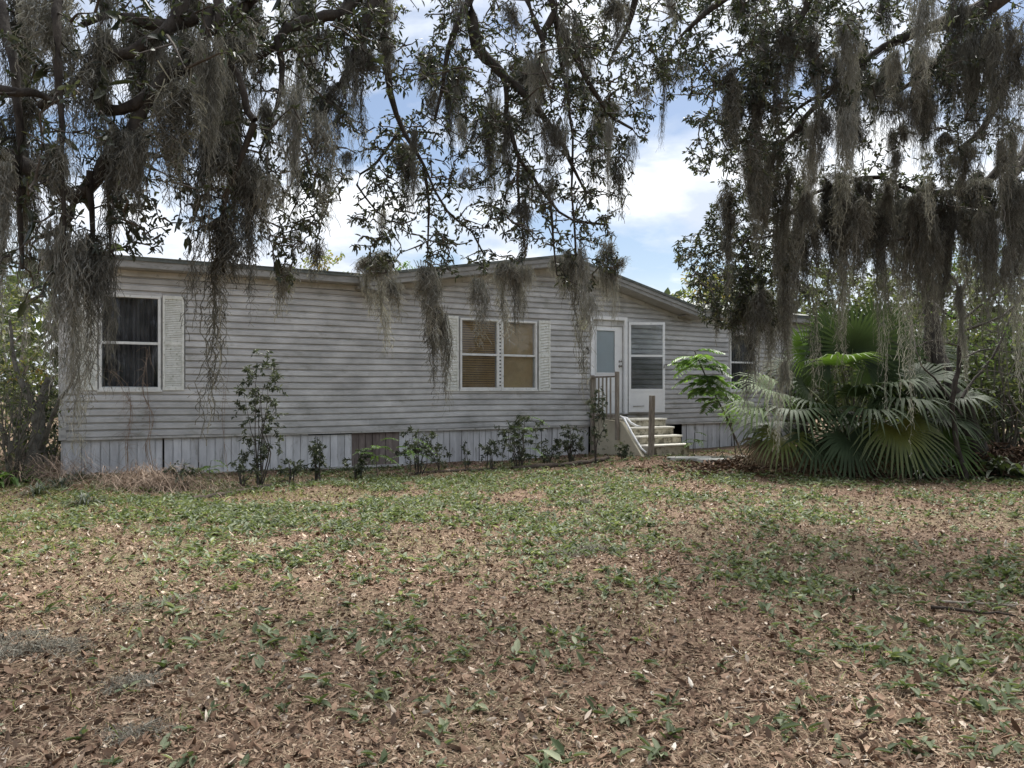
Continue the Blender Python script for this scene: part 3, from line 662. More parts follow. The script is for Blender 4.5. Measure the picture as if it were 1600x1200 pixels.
# --- live oak B: trunk behind the camera, limbs overhead come down in the middle
B = Tree('live_oak', 'live oak overhead whose leafy branches hang down across the sky in the middle', 'tree', (2.6, -3.4, -.1))
B.limb([(2.6,-3.4,-.2),(2.6,-3.4,1.2),(2.5,-3.2,2.8),(2.4,-2.9,4.0)], .58, .42, 'trunk', 14, wob=.02, hang=False)
hub = (2.4,-2.9,4.0)
B.limb([hub,(1.6,-.6,5.4),(.6,2.2,5.7),(0,4.0,5.2),P3(790,-60,5.3),P3(730,-10,5.4),P3(743,74,5.4),P3(770,105,5.4),P3(787,135,5.4),P3(787,182,5.4),P3(810,243,5.4),P3(837,270,5.5),P3(858,304,5.5),P3(898,348,5.6),P3(949,351,5.7)], .15, .010, taper=2.6)
B.limb([hub,(.4,-.4,5.6),(-1.2,2.6,5.8),P3(560,-90,4.9),P3(585,-20,5.1),P3(598,50,5.2),P3(608,142,5.2),P3(628,209,5.3),P3(659,263,5.3),P3(699,331,5.4),P3(736,364,5.5),P3(756,398,5.6)], .12, .007, taper=2.6)
B.limb([hub,(2.8,.4,5.6),(1.8,3.4,5.6),P3(870,-80,5.3),P3(861,0,5.4),P3(865,27,5.4),P3(881,135,5.4),P3(891,189,5.4),P3(895,304,5.5),P3(900,400,5.5)], .13, .008, taper=2.6)
B.limb(ln([(865,27,5.4),(905,101,5.4),(956,182,5.5),(989,202,5.5)]), .028,.008)
B.limb(ln([(870,-60,5.3),(824,0,5.2),(848,61,5.2),(848,148,5.2)]), .03,.010)
B.limb(ln([(865,27,5.4),(852,50,5.4),(848,90,5.4)]), .03,.014)
B.limb(ln([(770,105,5.4),(834,162,5.4),(871,219,5.4),(891,250,5.4),(915,300,5.5)]), .032,.008)
B.limb(ln([(735,-20,5.4),(723,7,5.3),(702,67,5.3),(692,135,5.3),(679,189,5.3)]), .03,.010)
B.limb(ln([(598,-40,5.1),(578,13,5.0),(560,60,5),(544,101,5),(530,130,5),(513,148,5)]), .045,.014)
B.limb(ln([(620,215,5.3),(590,255,5.3),(578,263,5.3),(560,287,5.3),(590,330,5.3),(600,338,5.3)]), .012,.005)
B.limb(ln([(659,263,5.3),(672,320,5.3),(668,400,5.3)]), .012,.005)
B.limb(ln([(810,243,5.4),(815,320,5.4),(822,400,5.4)]), .012,.005)
B.limb(ln([(858,304,5.5),(862,380,5.5),(870,430,5.5)]), .010,.005)
B.limb(ln([(870,-80,5.3),(980,-60,5.6),(1080,-50,6.0),(1160,-30,6.5)]), .11,.04)
B.limb(ln([(1000,-50,5.7),(985,20,5.8),(970,60,5.8),(955,90,5.8)]), .03,.008)
endsB = B.grow(spots([(640,60,120,90,5.2,.3,170),(800,90,130,120,5.4,.35,330),(720,230,110,80,5.4,.3,150),(870,230,100,110,5.5,.3,240),(600,150,80,110,5.2,.3,90),
    (700,330,90,60,5.4,.3,90),(860,340,95,50,5.5,.3,120),(590,320,50,60,5.3,.2,60),(590,385,38,45,5.3,.2,48),(560,20,60,60,5.1,.3,60),(930,70,90,110,5.6,.35,190),(1000,60,80,110,5.9,.3,110),
    (950,200,60,60,5.6,.2,70),(1010,130,45,70,5.9,.25,45),(960,280,30,60,5.6,.2,22),(770,410,50,20,5.5,.2,28),(690,410,30,45,5.4,.2,30),(910,420,40,36,5.6,.2,32),(955,400,25,50,5.7,.1,22),
    (505,240,55,90,5.0,.3,75),(470,330,40,60,5.0,.2,45),(620,260,50,60,5.3,.2,45)]))
B.foliage(endsB, 7, .043, .015, .6, tone=(.15,.85))
# --- live oak C: trunk out of frame on the right
Ct = Tree('live_oak', 'live oak at the right with long sloping limbs curtained in grey moss', 'tree', (11.0, 7.4, 0))
Ct.limb([(11,7.4,-.2),(10.9,7.4,1.0),(10.6,7.4,2.4),(10.2,7.4,3.6)], .55, .40, 'trunk', 14, wob=.02, hang=False)
hub = (10.2,7.4,3.6)
Ct.limb([hub,(8.6,7.2,4.9),P3(1700,-70,7.2),P3(1581,-6,7.2),P3(1540,22,7.2),P3(1487,34,7.2),P3(1439,49,7.2),P3(1394,71,7.2),P3(1356,97,7.2),P3(1319,127,7.2),P3(1285,146,7.2),P3(1247,172,7.2),P3(1225,195,7.2)], .23, .014, taper=2.6)
Ct.limb(ln([(1319,127,7.2),(1270,165,7.3),(1244,202,7.3),(1210,232,7.3),(1180,235,7.3)]), .035,.010)
Ct.limb(ln([(1540,22,7.2),(1491,56,7.3),(1461,97,7.4),(1435,120,7.4),(1405,142,7.4),(1385,148,7.4)]), .045,.012)
Ct.limb([hub,(8.8,8.0,4.0),P3(1680,200,8.2),P3(1600,247,8.2),P3(1562,262,8.2),P3(1525,292,8.2),P3(1450,296,8.2),P3(1375,272,8.2),P3(1319,281,8.2),P3(1270,300,8.2),P3(1240,330,8.2),P3(1200,345,8.2)], .15, .016, taper=2.6)
Ct.limb([hub,(8.4,6.2,5.8),(5.4,5.8,5.9),P3(1500,-110,6.6),P3(1330,-90,6.8),P3(1262,-10,6.8),P3(1255,11,6.8),P3(1225,60,6.8),P3(1195,101,6.8),P3(1165,150,6.8),P3(1145,190,6.8)], .20, .012, taper=2.6)
Ct.limb(ln([(1330,-90,6.8),(1250,-60,6.7),(1170,-30,6.6),(1100,20,6.6),(1060,60,6.6)]), .08,.012)
Ct.limb(ln([(1680,200,8.2),(1590,110,7.8),(1560,150,7.8),(1520,215,7.8),(1490,240,7.9)]), .07,.02)
Ct.limb(ln([(1160,385,8.0),(1200,345,8.2),(1240,330,8.2)]), .012,.03)
Ct.limb(ln([(1240,330,8.2),(1210,370,8.2),(1150,380,8.2),(1100,400,8.2)]), .022,.008)
Ct.limb(ln([(1370,392,8),(1385,384,8),(1410,372,8),(1438,364,8)]), .012,.018)
Ct.limb(ln([(1438,364,8),(1450,330,8.1),(1450,296,8.2)]), .018,.02)
Ct.limb(ln([(1600,247,8.2),(1570,300,8.0),(1575,380,8.0),(1590,430,8)]), .05,.02)
endsC = Ct.grow(spots([(1150,60,110,90,6.7,.3,240),(1150,190,75,80,6.9,.3,200),(1250,90,110,100,6.9,.35,210),(1400,60,150,90,7.2,.4,210),(1540,120,90,110,7.6,.4,130),(1440,170,150,90,7.6,.4,130),
    (1190,270,70,80,7.8,.35,180),(1170,350,65,60,8.1,.3,170),(1150,400,98,50,8.4,.3,330),(1140,455,65,38,8.4,.25,180),(1205,445,60,40,8.4,.2,80),(1160,490,70,28,8.5,.2,110),(1360,285,130,32,8.2,.2,150),(1520,270,90,70,8.2,.3,120),
    (1330,0,300,60,7.0,.4,220),(1095,250,28,22,7.2,.2,20),(1060,90,50,70,6.5,.3,60),(1210,200,60,80,7.2,.3,80),(1590,330,40,70,8.1,.3,40)]), maxlen=1.5)
Ct.foliage(endsC, 9, .052, .018, .6, tone=(.15,.8))
A.finish(); B.finish(); Ct.finish()

# ------------------------------------------------------------------ Spanish moss
def moss_mesh(length, width, n, fuzz, name, seed, thick=.0035):
    """hanging beard of curly threads: n main threads plus curled side threads"""
    r = np.random.RandomState(seed); k = max(8, int(length/.05)); t = np.linspace(0,1,k)
    nl = max(3, n//13); lid = r.randint(0, nl, n)                  # threads gather in hanging locks
    cx = np.linspace(-.5,.5,nl)*width*.85+r.randn(nl)*width*.08; cy = r.randn(nl)*width*.20; Ll = length*(.22+.78*r.rand(nl)**1.3)*(1-.25*np.abs(cx)/(width/2)); Ll[r.randint(nl)] = length
    zs = -r.rand(nl)*length*.16; wkx = np.cumsum(r.randn(nl,k),1)*.009; wky = np.cumsum(r.randn(nl,k),1)*.009
    rl = (.012+.022*r.rand(nl))*(.6+width*2); ln_ = Ll[lid]*(.55+.45*r.rand(n)); z0 = zs[lid]
    Z = z0[:,None]-t[None]*ln_[:,None]; lump = .45+1.1*r.rand(nl,6); lp = np.stack([np.interp(t*5, range(6), lump[i]) for i in range(nl)])
    tap = (1-.75*t**1.5)[None]*lp[lid]
    X = cx[lid][:,None]*(1-.25*t)[None] + wkx[lid] + (r.randn(n)*rl[lid])[:,None]*tap + np.cumsum(r.randn(n,k),1)*.0045
    Y = cy[lid][:,None] + wky[lid] + (r.randn(n)*rl[lid])[:,None]*tap + np.cumsum(r.randn(n,k),1)*.0045
    P = np.stack([X,Y,Z],-1); wd = thick*(1.3-.6*t)[None]*(.7+.6*r.rand(n))[:,None]
    V1, Q1 = ribbons(P, wd); sh = np.clip(.35+r.randn(n)*.18,0,1); v1 = np.repeat(sh, k*2)
    m = int(fuzz*n*length); i = r.randint(0,n,m); j = r.randint(1,k-1,m); S0 = P[i,j]; kk = 5
    d = nrm(np.stack([r.randn(m), r.randn(m), -.9+r.randn(m)*.7],-1)); a_ = r.rand(m)*6.28; cur = .012+.016*r.rand(m)
    tt = np.linspace(0,1,kk); L_ = .02+.045*r.rand(m)
    s1 = nrm(np.cross(d, np.array([0,0,1.]))); off = np.sin(tt[None]*4.5+a_[:,None])-np.sin(a_)[:,None]
    PP = S0[:,None]+d[:,None]*(tt[None,:,None]*L_[:,None,None])+s1[:,None]*(off*cur[:,None])[:,:,None]*.6+np.array([0,0,-1.])*(tt[None,:,None]**2*L_[:,None,None]*.6)
    V2, Q2 = ribbons(PP, thick*.8*np.ones((m,kk))); v2 = np.repeat(np.clip(.55+r.randn(m)*.2,0,1), kk*2)
    V = np.concatenate([V1,V2]); Q = np.concatenate([Q1,Q2+len(V1)])
    return npmesh(name, V, Q, np.concatenate([v1,v2]))
VAR = []   # (length, width, mesh)
for L_, ws in ((.35,(.05,.12,.22)),(.7,(.07,.15,.28)),(1.2,(.10,.20,.34)),(2.0,(.14,.26,.42))):
    for w_ in ws:
        for q in range(2):
            n = int(26+w_*(360 if L_ < 1.5 else 330)*(1 if L_ > .5 else .7))
            VAR.append((L_, w_, moss_mesh(L_, w_, n, 24 if L_ < 1.5 else 18, 'spanish_moss', len(VAR)+50, .0036 if L_ < 1 else .0046)))
for me in [v[2] for v in VAR]: me.materials.append(M['moss'])
VARP = []
for L_, w_, me in VAR:
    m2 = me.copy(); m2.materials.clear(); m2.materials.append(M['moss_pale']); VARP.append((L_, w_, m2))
nmoss = [0]
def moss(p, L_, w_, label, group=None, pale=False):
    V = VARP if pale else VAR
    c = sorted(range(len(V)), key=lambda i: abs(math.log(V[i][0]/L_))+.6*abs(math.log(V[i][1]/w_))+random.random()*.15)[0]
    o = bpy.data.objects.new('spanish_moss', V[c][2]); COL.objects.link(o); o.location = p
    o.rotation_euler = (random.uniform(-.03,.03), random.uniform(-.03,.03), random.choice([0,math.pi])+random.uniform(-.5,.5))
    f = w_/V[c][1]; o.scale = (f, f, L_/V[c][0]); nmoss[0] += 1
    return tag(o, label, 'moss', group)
WOOD = np.concatenate([A.allnodes, B.allnodes, Ct.allnodes]); WPX = np.stack([800+F*WOOD[:,0]/WOOD[:,1], HOR-F*(WOOD[:,2]-EYE)/WOOD[:,1]],-1)
def hang(px, y0, y1, wpx, label, group=None, Y=None, pale=False):
    """a beard whose top is tied to the wood nearest to (px, y0)"""
    d = np.hypot(WPX[:,0]-px, (WPX[:,1]-y0)*1.0)
    if Y is not None: d = d+np.abs(WOOD[:,1]-Y)*25
    j = int(np.argmin(d)); Yw = WOOD[j,1]; p = P3(px, y0, Yw)
    if d[j] < 30: p = p*.5+WOOD[j]*.5
    return moss(p, 1.05*(y1-y0)/F*Yw, 1.5*wpx/F*Yw, label, group, pale)
G1 = 'grey moss beards hanging from the left oak'; G2 = 'grey moss beards hanging from the middle branches'; G3 = 'grey moss curtains hanging from the right oak'
big = [
 (22,-40,300,50,'massive dark brown moss mass at the left edge of the picture',G1,0),(30,180,520,48,'lower half of the dark moss mass at the left edge',G1,0),
 (100,-30,420,30,'long pale moss column hanging just left of the left window, upper length',G1,1),(102,330,700,34,'long pale moss column that ends beside the left house corner',G1,1),
 (140,360,610,20,'moss strand hanging over the left shutter of the left window',G1,0),(160,385,600,24,'dark moss beard in front of the left window glass',G1,0),
 (212,20,300,42,'broad dark moss beard left of the top left limb fork',G1,0),(195,180,340,24,'dark moss tail under the fork of the left limbs',G1,0),
 (290,-30,130,46,'thick dark moss wrapped round the limb at the top left',G1,0),(350,110,400,44,'big dark moss beard above the wall right of the left window',G1,0),
 (348,330,640,24,'lower tail of the big dark moss beard over the siding',G1,0),(322,180,470,20,'thin dark moss edge beside the big beard',G1,0),
 (466,-40,210,40,'wide pale moss beard at the top, left of the middle',G1,1),(460,120,330,20,'thin tail of the wide pale moss beard',G1,1),
 (505,30,130,14,'small dark moss tuft near the top left of the middle',G1,0),(520,120,260,22,'grey moss beard on the slanting branch left of the middle',G2,0),
 (592,-20,130,34,'pale thick moss beard at the top centre left',G2,1),(576,60,240,12,'long thin moss tail below the pale top beard',G2,0),(606,60,120,14,'dark moss knot beside the pale top beard',G2,0),
 (640,240,330,22,'dark moss beard at the bend of the central branch',G2,0),(672,70,215,20,'grey moss beard left of the central fork',G2,0),(725,0,80,26,'dark moss on the limb at the top centre',G2,0),
 (712,90,230,22,'brownish moss veil between the central branches',G2,0),(772,150,345,26,'long grey moss beard in the middle of the central canopy',G2,0),(843,70,205,20,'pale moss beard right of the central fork',G2,1),
 (838,90,235,14,'narrow moss beard beside the right central branch',G2,0),(864,180,305,22,'grey moss beard low on the right central branch',G2,0),(850,280,330,28,'moss lump on the lower right central branch',G2,0),
 (450,405,480,12,'small moss beard over the eave above the tall shrub',G2,1),(567,395,490,11,'left one of the pale moss pair over the middle eave',G2,1),(598,385,545,14,'longer one of the pale moss pair over the middle eave',G2,1),
 (612,440,500,10,'short pale moss tuft at the low corner of the gable',G2,1),(672,420,610,15,'long moss beard hanging left of the paired windows',G2,0),(660,400,520,14,'pale moss strip left of the paired windows',G2,1),
 (690,470,625,8,'thin moss thread just left of the broken shutter',G2,0),(742,420,530,12,'pale moss beard over the left one of the paired windows',G2,1),(790,400,525,14,'moss beard over the mullion of the paired windows',G2,1),
 (806,410,515,16,'moss beard tip over the top of the tan shade',G2,0),(825,410,500,13,'pale moss beard below the gable right of the paired windows',G2,1),(868,400,470,12,'short moss beard under the gable peak',G2,1),
 (893,385,600,13,'long pointed moss beard between the lantern and the gable peak',G2,0),(885,400,460,14,'dark moss tuft under the roof peak',G2,0),(925,450,540,7,'narrow moss beard in front of the door frame',G2,1),
 (955,410,500,12,'pale moss beard in front of the gable right of its peak',G2,1),(980,400,430,8,'tiny moss tip over the right gable slope',G2,1),
 (1067,90,140,8,'small moss tuft at the edge of the open sky',G3,0),(1245,10,140,22,'grey moss beard under the top right branches',G3,0),(1265,40,130,16,'short grey moss beard at the top right',G3,0),
 (1210,90,165,14,'short moss beard left on the sloping right limb',G3,0),(1215,150,215,14,'moss beard tip on the right canopy edge',G3,0),(1283,160,285,20,'dark moss beard below the sloping right limb',G3,0),(1275,230,340,14,'pale moss tail below the sloping right limb',G3,1),
 (1341,115,205,12,'pale pointed moss beard in the gap of the right canopy',G3,1),(1360,120,190,14,'short pale moss beard in the gap of the right canopy',G3,1),(1385,90,240,20,'moss beard right of the gap in the right canopy',G3,0),
 (1420,140,250,24,'thin see through moss veil in front of the sky at the right',G3,0),(1450,150,255,22,'second thin moss veil in front of the sky at the right',G3,0),(1465,80,240,22,'broad moss beard on the upper right limb',G3,0),
 (1540,20,260,36,'heavy moss column at the upper right',G3,0),(1590,20,300,30,'moss column at the right edge, upper part',G3,0),(1500,60,220,26,'moss beard left of the heavy upper right column',G3,0),
 (1197,250,350,14,'pale curved moss tail left of the low right limb',G3,1),(1238,340,560,20,'brown moss curtain at the left end of the low right limb',G3,0),(1265,320,600,28,'dark brown moss curtain above the palm, left part',G3,0),
 (1298,300,560,26,'dark brown moss curtain above the palm, next to the left part',G3,0),(1180,450,640,12,'grey moss beard hanging over the right end of the siding',G3,0),(1190,430,620,11,'pale moss strip in front of the right end window',G3,1),
 (1225,440,650,11,'grey moss beard beside the right end window',G3,0),(1150,470,560,16,'dark moss tuft on the low leafy branch at the right',G3,0),(1120,460,535,12,'short dark moss tuft over the eave of the right wing',G3,0),(1205,455,655,16,'long grey moss curtain hiding the end of the right wing',G3,1),(1165,455,600,12,'narrow grey moss curtain before the right end window',G3,0),(1222,560,690,7,'thin moss rope over the drooping palm frond',G3,1),
 (1345,290,470,18,'grey moss curtain right of the dark brown curtains',G3,0),(1375,285,600,11,'long pale moss curtain in front of the palm',G3,1),(1410,285,650,15,'long grey moss curtain falling right of the palm crown',G3,1),
 (1445,295,520,26,'grey moss curtain under the middle of the low right limb',G3,0),(1480,295,450,20,'grey moss curtain beside the bare branches',G3,0),(1515,290,480,20,'grey moss curtain under the thick end of the low limb',G3,0),
 (1550,270,500,22,'grey moss curtain near the right edge',G3,0),(1585,260,540,24,'grey moss curtain at the right edge, lower part',G3,0),(1400,190,290,22,'moss beard above the low right limb',G3,0),(1335,300,440,18,'brown moss curtain in front of the palm top',G3,0),
 (1430,300,470,20,'dark moss curtain behind the thin twig',G3,0),(1575,380,600,9,'pale moss curtain before the right brush',G3,1),(1500,420,600,7,'pale moss strand before the bare tree',G3,1),(1460,330,580,10,'pale moss curtain left of the bare tree',G3,1),
]
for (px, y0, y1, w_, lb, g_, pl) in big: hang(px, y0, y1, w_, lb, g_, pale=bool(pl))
# smaller beards whose place in the crowd nothing sets apart
XW = [(0,'left picture edge'),(95,'left house corner'),(180,'left window'),(300,'left window shutter'),(400,'tall slender shrub'),(490,'left siding half'),(560,'brown skirting patch'),(640,'low gable corner'),
      (700,'broken shutter'),(760,'tan window blinds'),(830,'tan window shade'),(880,'gable peak'),(930,'lantern'),(980,'white door'),(1035,'open storm door'),(1100,'green sapling'),(1170,'right end window'),(1240,'left palm fronds'),(1320,'palm crown'),(1400,'right palm fronds'),(1470,'leaning trunk'),(1530,'bare tree'),(1600,'right picture edge')]
SC = []
def scatter(n, x0, x1, y0, y1, grp, l0, l1, w0, w1, palep=.3):
    idx = np.where((WPX[:,0]>x0)&(WPX[:,0]<x1)&(WPX[:,1]>y0)&(WPX[:,1]<y1))[0]
    for j in R.choice(idx, n):
        L_, w_, pl = random.uniform(l0,l1), random.uniform(w0,w1), random.random() < palep; px, py = WPX[j]
        ref = min(XW, key=lambda q: abs(q[0]-px))[1]; lv = 'at the picture top' if py < 40 else ('high' if py < 130 else ('midway' if py < 240 else 'low'))
        SC.append((px, moss(WOOD[j], L_, w_, '%s %s %s moss %s %s above the %s' % ('pale' if pl else 'dark', 'short' if L_ < (l0+l1)/2 else 'long', 'thin' if w_ < (w0+w1)/2 else 'broad', {'l':'clump','m':'tuft','r':'beard','s':'strand'}[('s' if 'strands' in grp else grp.split('the ')[-1][0])], lv, ref), grp, pl)))
scatter(40, 0, 420, -40, 300, 'small moss beards of the left oak', .3, 1.0, .04, .13, .3)
scatter(44, 400, 1050, -40, 400, 'small moss tufts of the middle oak', .2, .9, .025, .09, .4)
scatter(58, 1130, 1600, -40, 300, 'small moss beards of the right oak', .4, 1.4, .07, .18, .45)
scatter(38, 1220, 1600, 250, 340, 'moss strands of the low right limb', .8, 1.9, .08, .18, .5)
byl = {}
for px, o in SC: byl.setdefault(o['label'], []).append((px, o))
for lb, q in byl.items():
    if 1 < len(q) < 6:
        q.sort(key=lambda e_: e_[0])
        for (px, o), w_ in zip(q, ('left','right') if len(q) == 2 else ('leftmost','middle','rightmost') if len(q) == 3 else ('leftmost','second','third','rightmost') if len(q) == 4 else ('leftmost','second','middle','fourth','rightmost')): o['label'] = w_+' '+lb
print('MOSS', nmoss[0], 'LEAVES', A.nleaf, B.nleaf, Ct.nleaf)

# ------------------------------------------------------------------ shrubs and background vegetation
def gpos(px, Y): x = (px-800)/F*Y; return np.array([x, Y, float(gh2(x,Y))])
def plant(name, label, cat, px, Y, h, w, stems=6, targets=60, per=10, L=.06, Wd=.025, leafm='shrubleaf', z0=.15, group=None, r0=.02, lean=(0,0),
          shape='egg', tone=(.1,.8), bark='twig', maxlen=1.4, spread=.06, droop=.2, trunk=False, tr=.006, depth=None):
    b = gpos(px, Y); T = Tree(name, label, cat, b, group); tops = []
    for i in range(stems):
        a_ = random.uniform(0,6.28); q = random.random()**.6*.62*(.15 if trunk and i == 0 else 1); hh = h*random.uniform(.62,.92)*(1-.35*q)
        e = b+np.array([math.cos(a_)*w/2*q+lean[0], math.sin(a_)*(depth or w)/2*q+lean[1], hh]); s0 = b+np.array([math.cos(a_)*.03*(0 if trunk else 1), math.sin(a_)*.03*(0 if trunk else 1), -.05])
        if trunk and i > 0: s0 = b+np.array([lean[0]*.35, lean[1]*.35, h*random.uniform(.22,.45)])
        m1 = s0*.65+e*.35+R.randn(3)*h*.025+np.array([0,0,h*.05]); m2 = s0*.3+e*.7+R.randn(3)*h*.03
        T.limb([s0,m1,m2,e], r0*(1 if not trunk or i == 0 else .55), r0*.22, 'trunk' if trunk and i == 0 else 'stem', 6 if r0 < .05 else 9, bark, wob=.02)
    n = targets; u = rdir(n); rr = R.rand(n,1)**.4
    if shape == 'egg': P = u*rr*np.array([w/2,(depth or w)/2,h*(1-z0)/2])+np.array([0,0,h*(1+z0)/2])
    else: P = np.stack([(R.rand(n)-.5)*w, (R.rand(n)-.5)*w, h*(z0+(1-z0)*R.rand(n))],-1)
    P = P+b+np.array([lean[0],lean[1],0])*np.clip(P[:,2:]/h,0,1)
    if targets:
        ends = T.grow(P, maxlen=maxlen, r=tr, sub=max(.08,h*.05)); T.foliage(ends, per, L, Wd, .7, spread, droop, tone)
    T.finish(leafm, bark); return T
bgR = 'tall trees beyond the right end of the house'
for px, Y, h, w, lb in [(1215,25,6.6,4.6,'pale green tree rising behind the dark moss curtains at the right end of the roof'),(1320,23,5.6,4.6,'light green tree behind the palm crown'),(1425,26,7.4,5.0,'tall pale tree behind the bare branches'),
        (1530,22,5.6,4.8,'mid green tree right of the bare branches'),(1640,23,6.4,5.0,'green tree at the right edge behind the brush')]:
    plant('background_tree', lb, 'tree', px, Y, h, w, 9, 330, 13, .15, .07, 'bgleaf', .2, bgR, .10, tone=(.05,.9), bark='bark_pale', maxlen=2.4, spread=.2, trunk=True, tr=.010)
for px, Y, h, w, lm, lb in [(1190,20.5,3.2,3.2,'oakleaf_far','dark shrub just past the right end of the siding'),(1265,19.5,2.9,3.0,'bgleaf','green shrub behind the left palm fronds'),(1345,18.5,2.6,3.2,'oakleaf_far','dark shrub low behind the palm heart'),
        (1420,18,3.3,3.2,'bgleaf','green shrub behind the right palm fronds'),(1490,16.5,2.8,3.0,'oakleaf_far','dark brush behind the leaning trunk'),(1560,16,3.3,3.0,'oakleaf_far','grey green brush left of the right edge'),
        (1640,15.2,3.1,3.0,'bgleaf','green brush at the right edge'),(1720,14.5,3.0,3.0,'oakleaf_far','dark brush just outside the right edge'),(1525,14.0,2.6,2.6,'oakleaf_far','dense dark brush right of the leaning trunk'),(1610,13.2,2.8,2.6,'oakleaf_far','dense dark brush filling the right edge'),(1450,14.6,2.2,2.2,'oakleaf_far','dense dark brush between palm and leaning trunk')]:
    plant('brush', lb, 'shrub', px, Y, h, w, 10, 230, 12, .11, .05, lm, .02, 'brush beyond the palm', .03, tone=(.0,.7), maxlen=1.6, spread=.12, tr=.007)
for px, Y, h, w, lm, lb in [(30,21,4.6,4.4,'oakleaf_far','loose backlit tree beyond the left end of the house'),(-70,17,5.0,4.2,'oakleaf_far','dark tree at the left edge beyond the yard')]:
    plant('background_tree', lb, 'tree', px, Y, h, w, 8, 240, 9, .12, .05, lm, .1, 'trees beyond the left end', .07, tone=(.2,1), bark='bark_pale', maxlen=2.2, spread=.15, trunk=True, tr=.008)
for px, Y, h, w, n_, lb in [(1440,13.8,3.4,2.2,70,'leafless grey thicket just behind the leaning trunk'),(1570,12.8,3.6,2.4,90,'leafless grey thicket near the right edge'),(1640,11.2,3.2,2.0,60,'leafless grey thicket cut by the right edge'),(1390,15.5,3.4,2.2,60,'leafless grey thicket behind the palm')]:
    plant('bare_thicket', lb, 'thicket', px, Y, h, w, 13, n_, 1.2, .07, .03, 'bgleaf', .1, 'leafless thickets at the right', .022, tone=(.2,1), maxlen=1.8, bark='bark_mid', tr=.005)
plant('bare_thicket', 'leafless grey thicket beside the mossy trunk at the left edge', 'thicket', 20, 11.0, 2.0, 1.7, 18, 110, 1.2, .06, .025, 'bgleaf', .1, None, .016, tone=(.2,1), maxlen=1.2, bark='bark_mid', tr=.004)
plant('ornamental_shrub', 'yellow orange leafed shrub left of the house corner', 'shrub', 38, 14.6, 2.2, .9, 4, 22, 8, .10, .05, 'yellowleaf', .62, None, .02, tone=(0,1), maxlen=1.2)
for px, Y, h, w, lb in [(-30,13.0,2.0,1.9,'grey green bush at the left edge beside the mossy stump'),(35,15.5,2.1,2.2,'tangled grey green bush behind the mossy stump'),(80,13.6,1.3,1.2,'low tangled bush at the left house corner')]:
    plant('brush', lb, 'shrub', px, Y, h, w, 9, 150, 10, .075, .03, 'oakleaf_far', .02, 'bushes left of the house', .02, tone=(.1,.8), maxlen=1.4, bark='bark_pale')
for px, Y, h, w, lb, lm in [(505,31,7.5,2.6,'sparse yellowish treetop showing over the middle eave','yellowleaf'),(625,33,7.4,2.4,'second sparse treetop showing over the low corner of the gable','greenleaf'),(1105,30,6.6,3.0,'orange tinged treetop over the right gable slope','yellowleaf')]:
    plant('background_tree', lb, 'tree', px, Y, h, w, 7, 120, 8, .17, .08, lm, .55, 'treetops behind the roof', .07, tone=(.3,1), bark='bark_pale', maxlen=2.4, spread=.2, trunk=True)
# far woods as one mass
def far_woods():
    n = 26000; a_ = R.rand(n)*2*np.pi; r = 46+R.rand(n)*14; hgt = 6.5+2.0*np.sin(a_*9)+1.3*np.sin(a_*23+1); z = R.rand(n)**.8*hgt
    front = (np.cos(a_) > .2); n_ = front.sum()
    P = np.stack([r*np.sin(a_), r*np.cos(a_), z],-1)
    V, Q = leaves(P, rdir(n), rdir(n), .9, .55, .1, .1)
    o = link('distant_woods', npmesh('distant_woods', V, Q, rep(np.clip(.35+R.randn(n)*.25,0,1))), M['oakleaf_far']); tag(o, 'far belt of grey green woods round the yard', 'woods', kind='stuff')
far_woods()

# slender shrubs along the wall
G4 = 'self sown shrubs along the skirting'
for px, Y, h, w, st_, tg, lb in [(406,11.3,2.15,.82,8,120,'tall slender dark leaved shrub before the middle of the siding'),(497,11.9,.9,.36,5,34,'small upright shrub left of the brown skirting patch'),
        (655,12.9,.85,.8,8,60,'wide low shrub right of the brown skirting patch'),(728,13.5,.55,.25,2,8,'tiny seedling shrub between two larger shrubs'),(812,13.6,1.05,1.1,10,95,'broadest low shrub under the paired windows'),
        (893,14.6,.78,.66,8,55,'rounded dark shrub left of the railing shrub'),(932,14.2,1.65,.50,4,55,'tall thin shrub in front of the porch railing'),(380,11.2,.55,.5,4,16,'low shoots left of the tall slender shrub'),(688,13.3,.5,.4,3,16,'low leafy shoots right of the wide low shrub'),(455,11.6,.45,.5,4,20,'low leafy tangle between the tall and the small upright shrub'),(560,12.2,.5,.6,5,24,'low leafy tangle before the brown skirting patch'),(765,13.4,.55,.5,4,22,'low leafy tangle left of the broadest low shrub'),(855,14.0,.6,.5,5,26,'low leafy tangle right of the broadest low shrub'),(975,14.6,.35,.4,4,16,'low leafy shoots at the foot of the cheek wall'),(285,10.6,.45,.5,5,20,'low leafy shoots behind the dry bramble heap')]:
    plant('wall_shrub', lb, 'shrub', px, Y, h, w, st_, tg, 15, .062, .024, 'shrubleaf', .08, G4, .012, tone=(.0,.7), maxlen=.9, spread=.02, tr=.003)
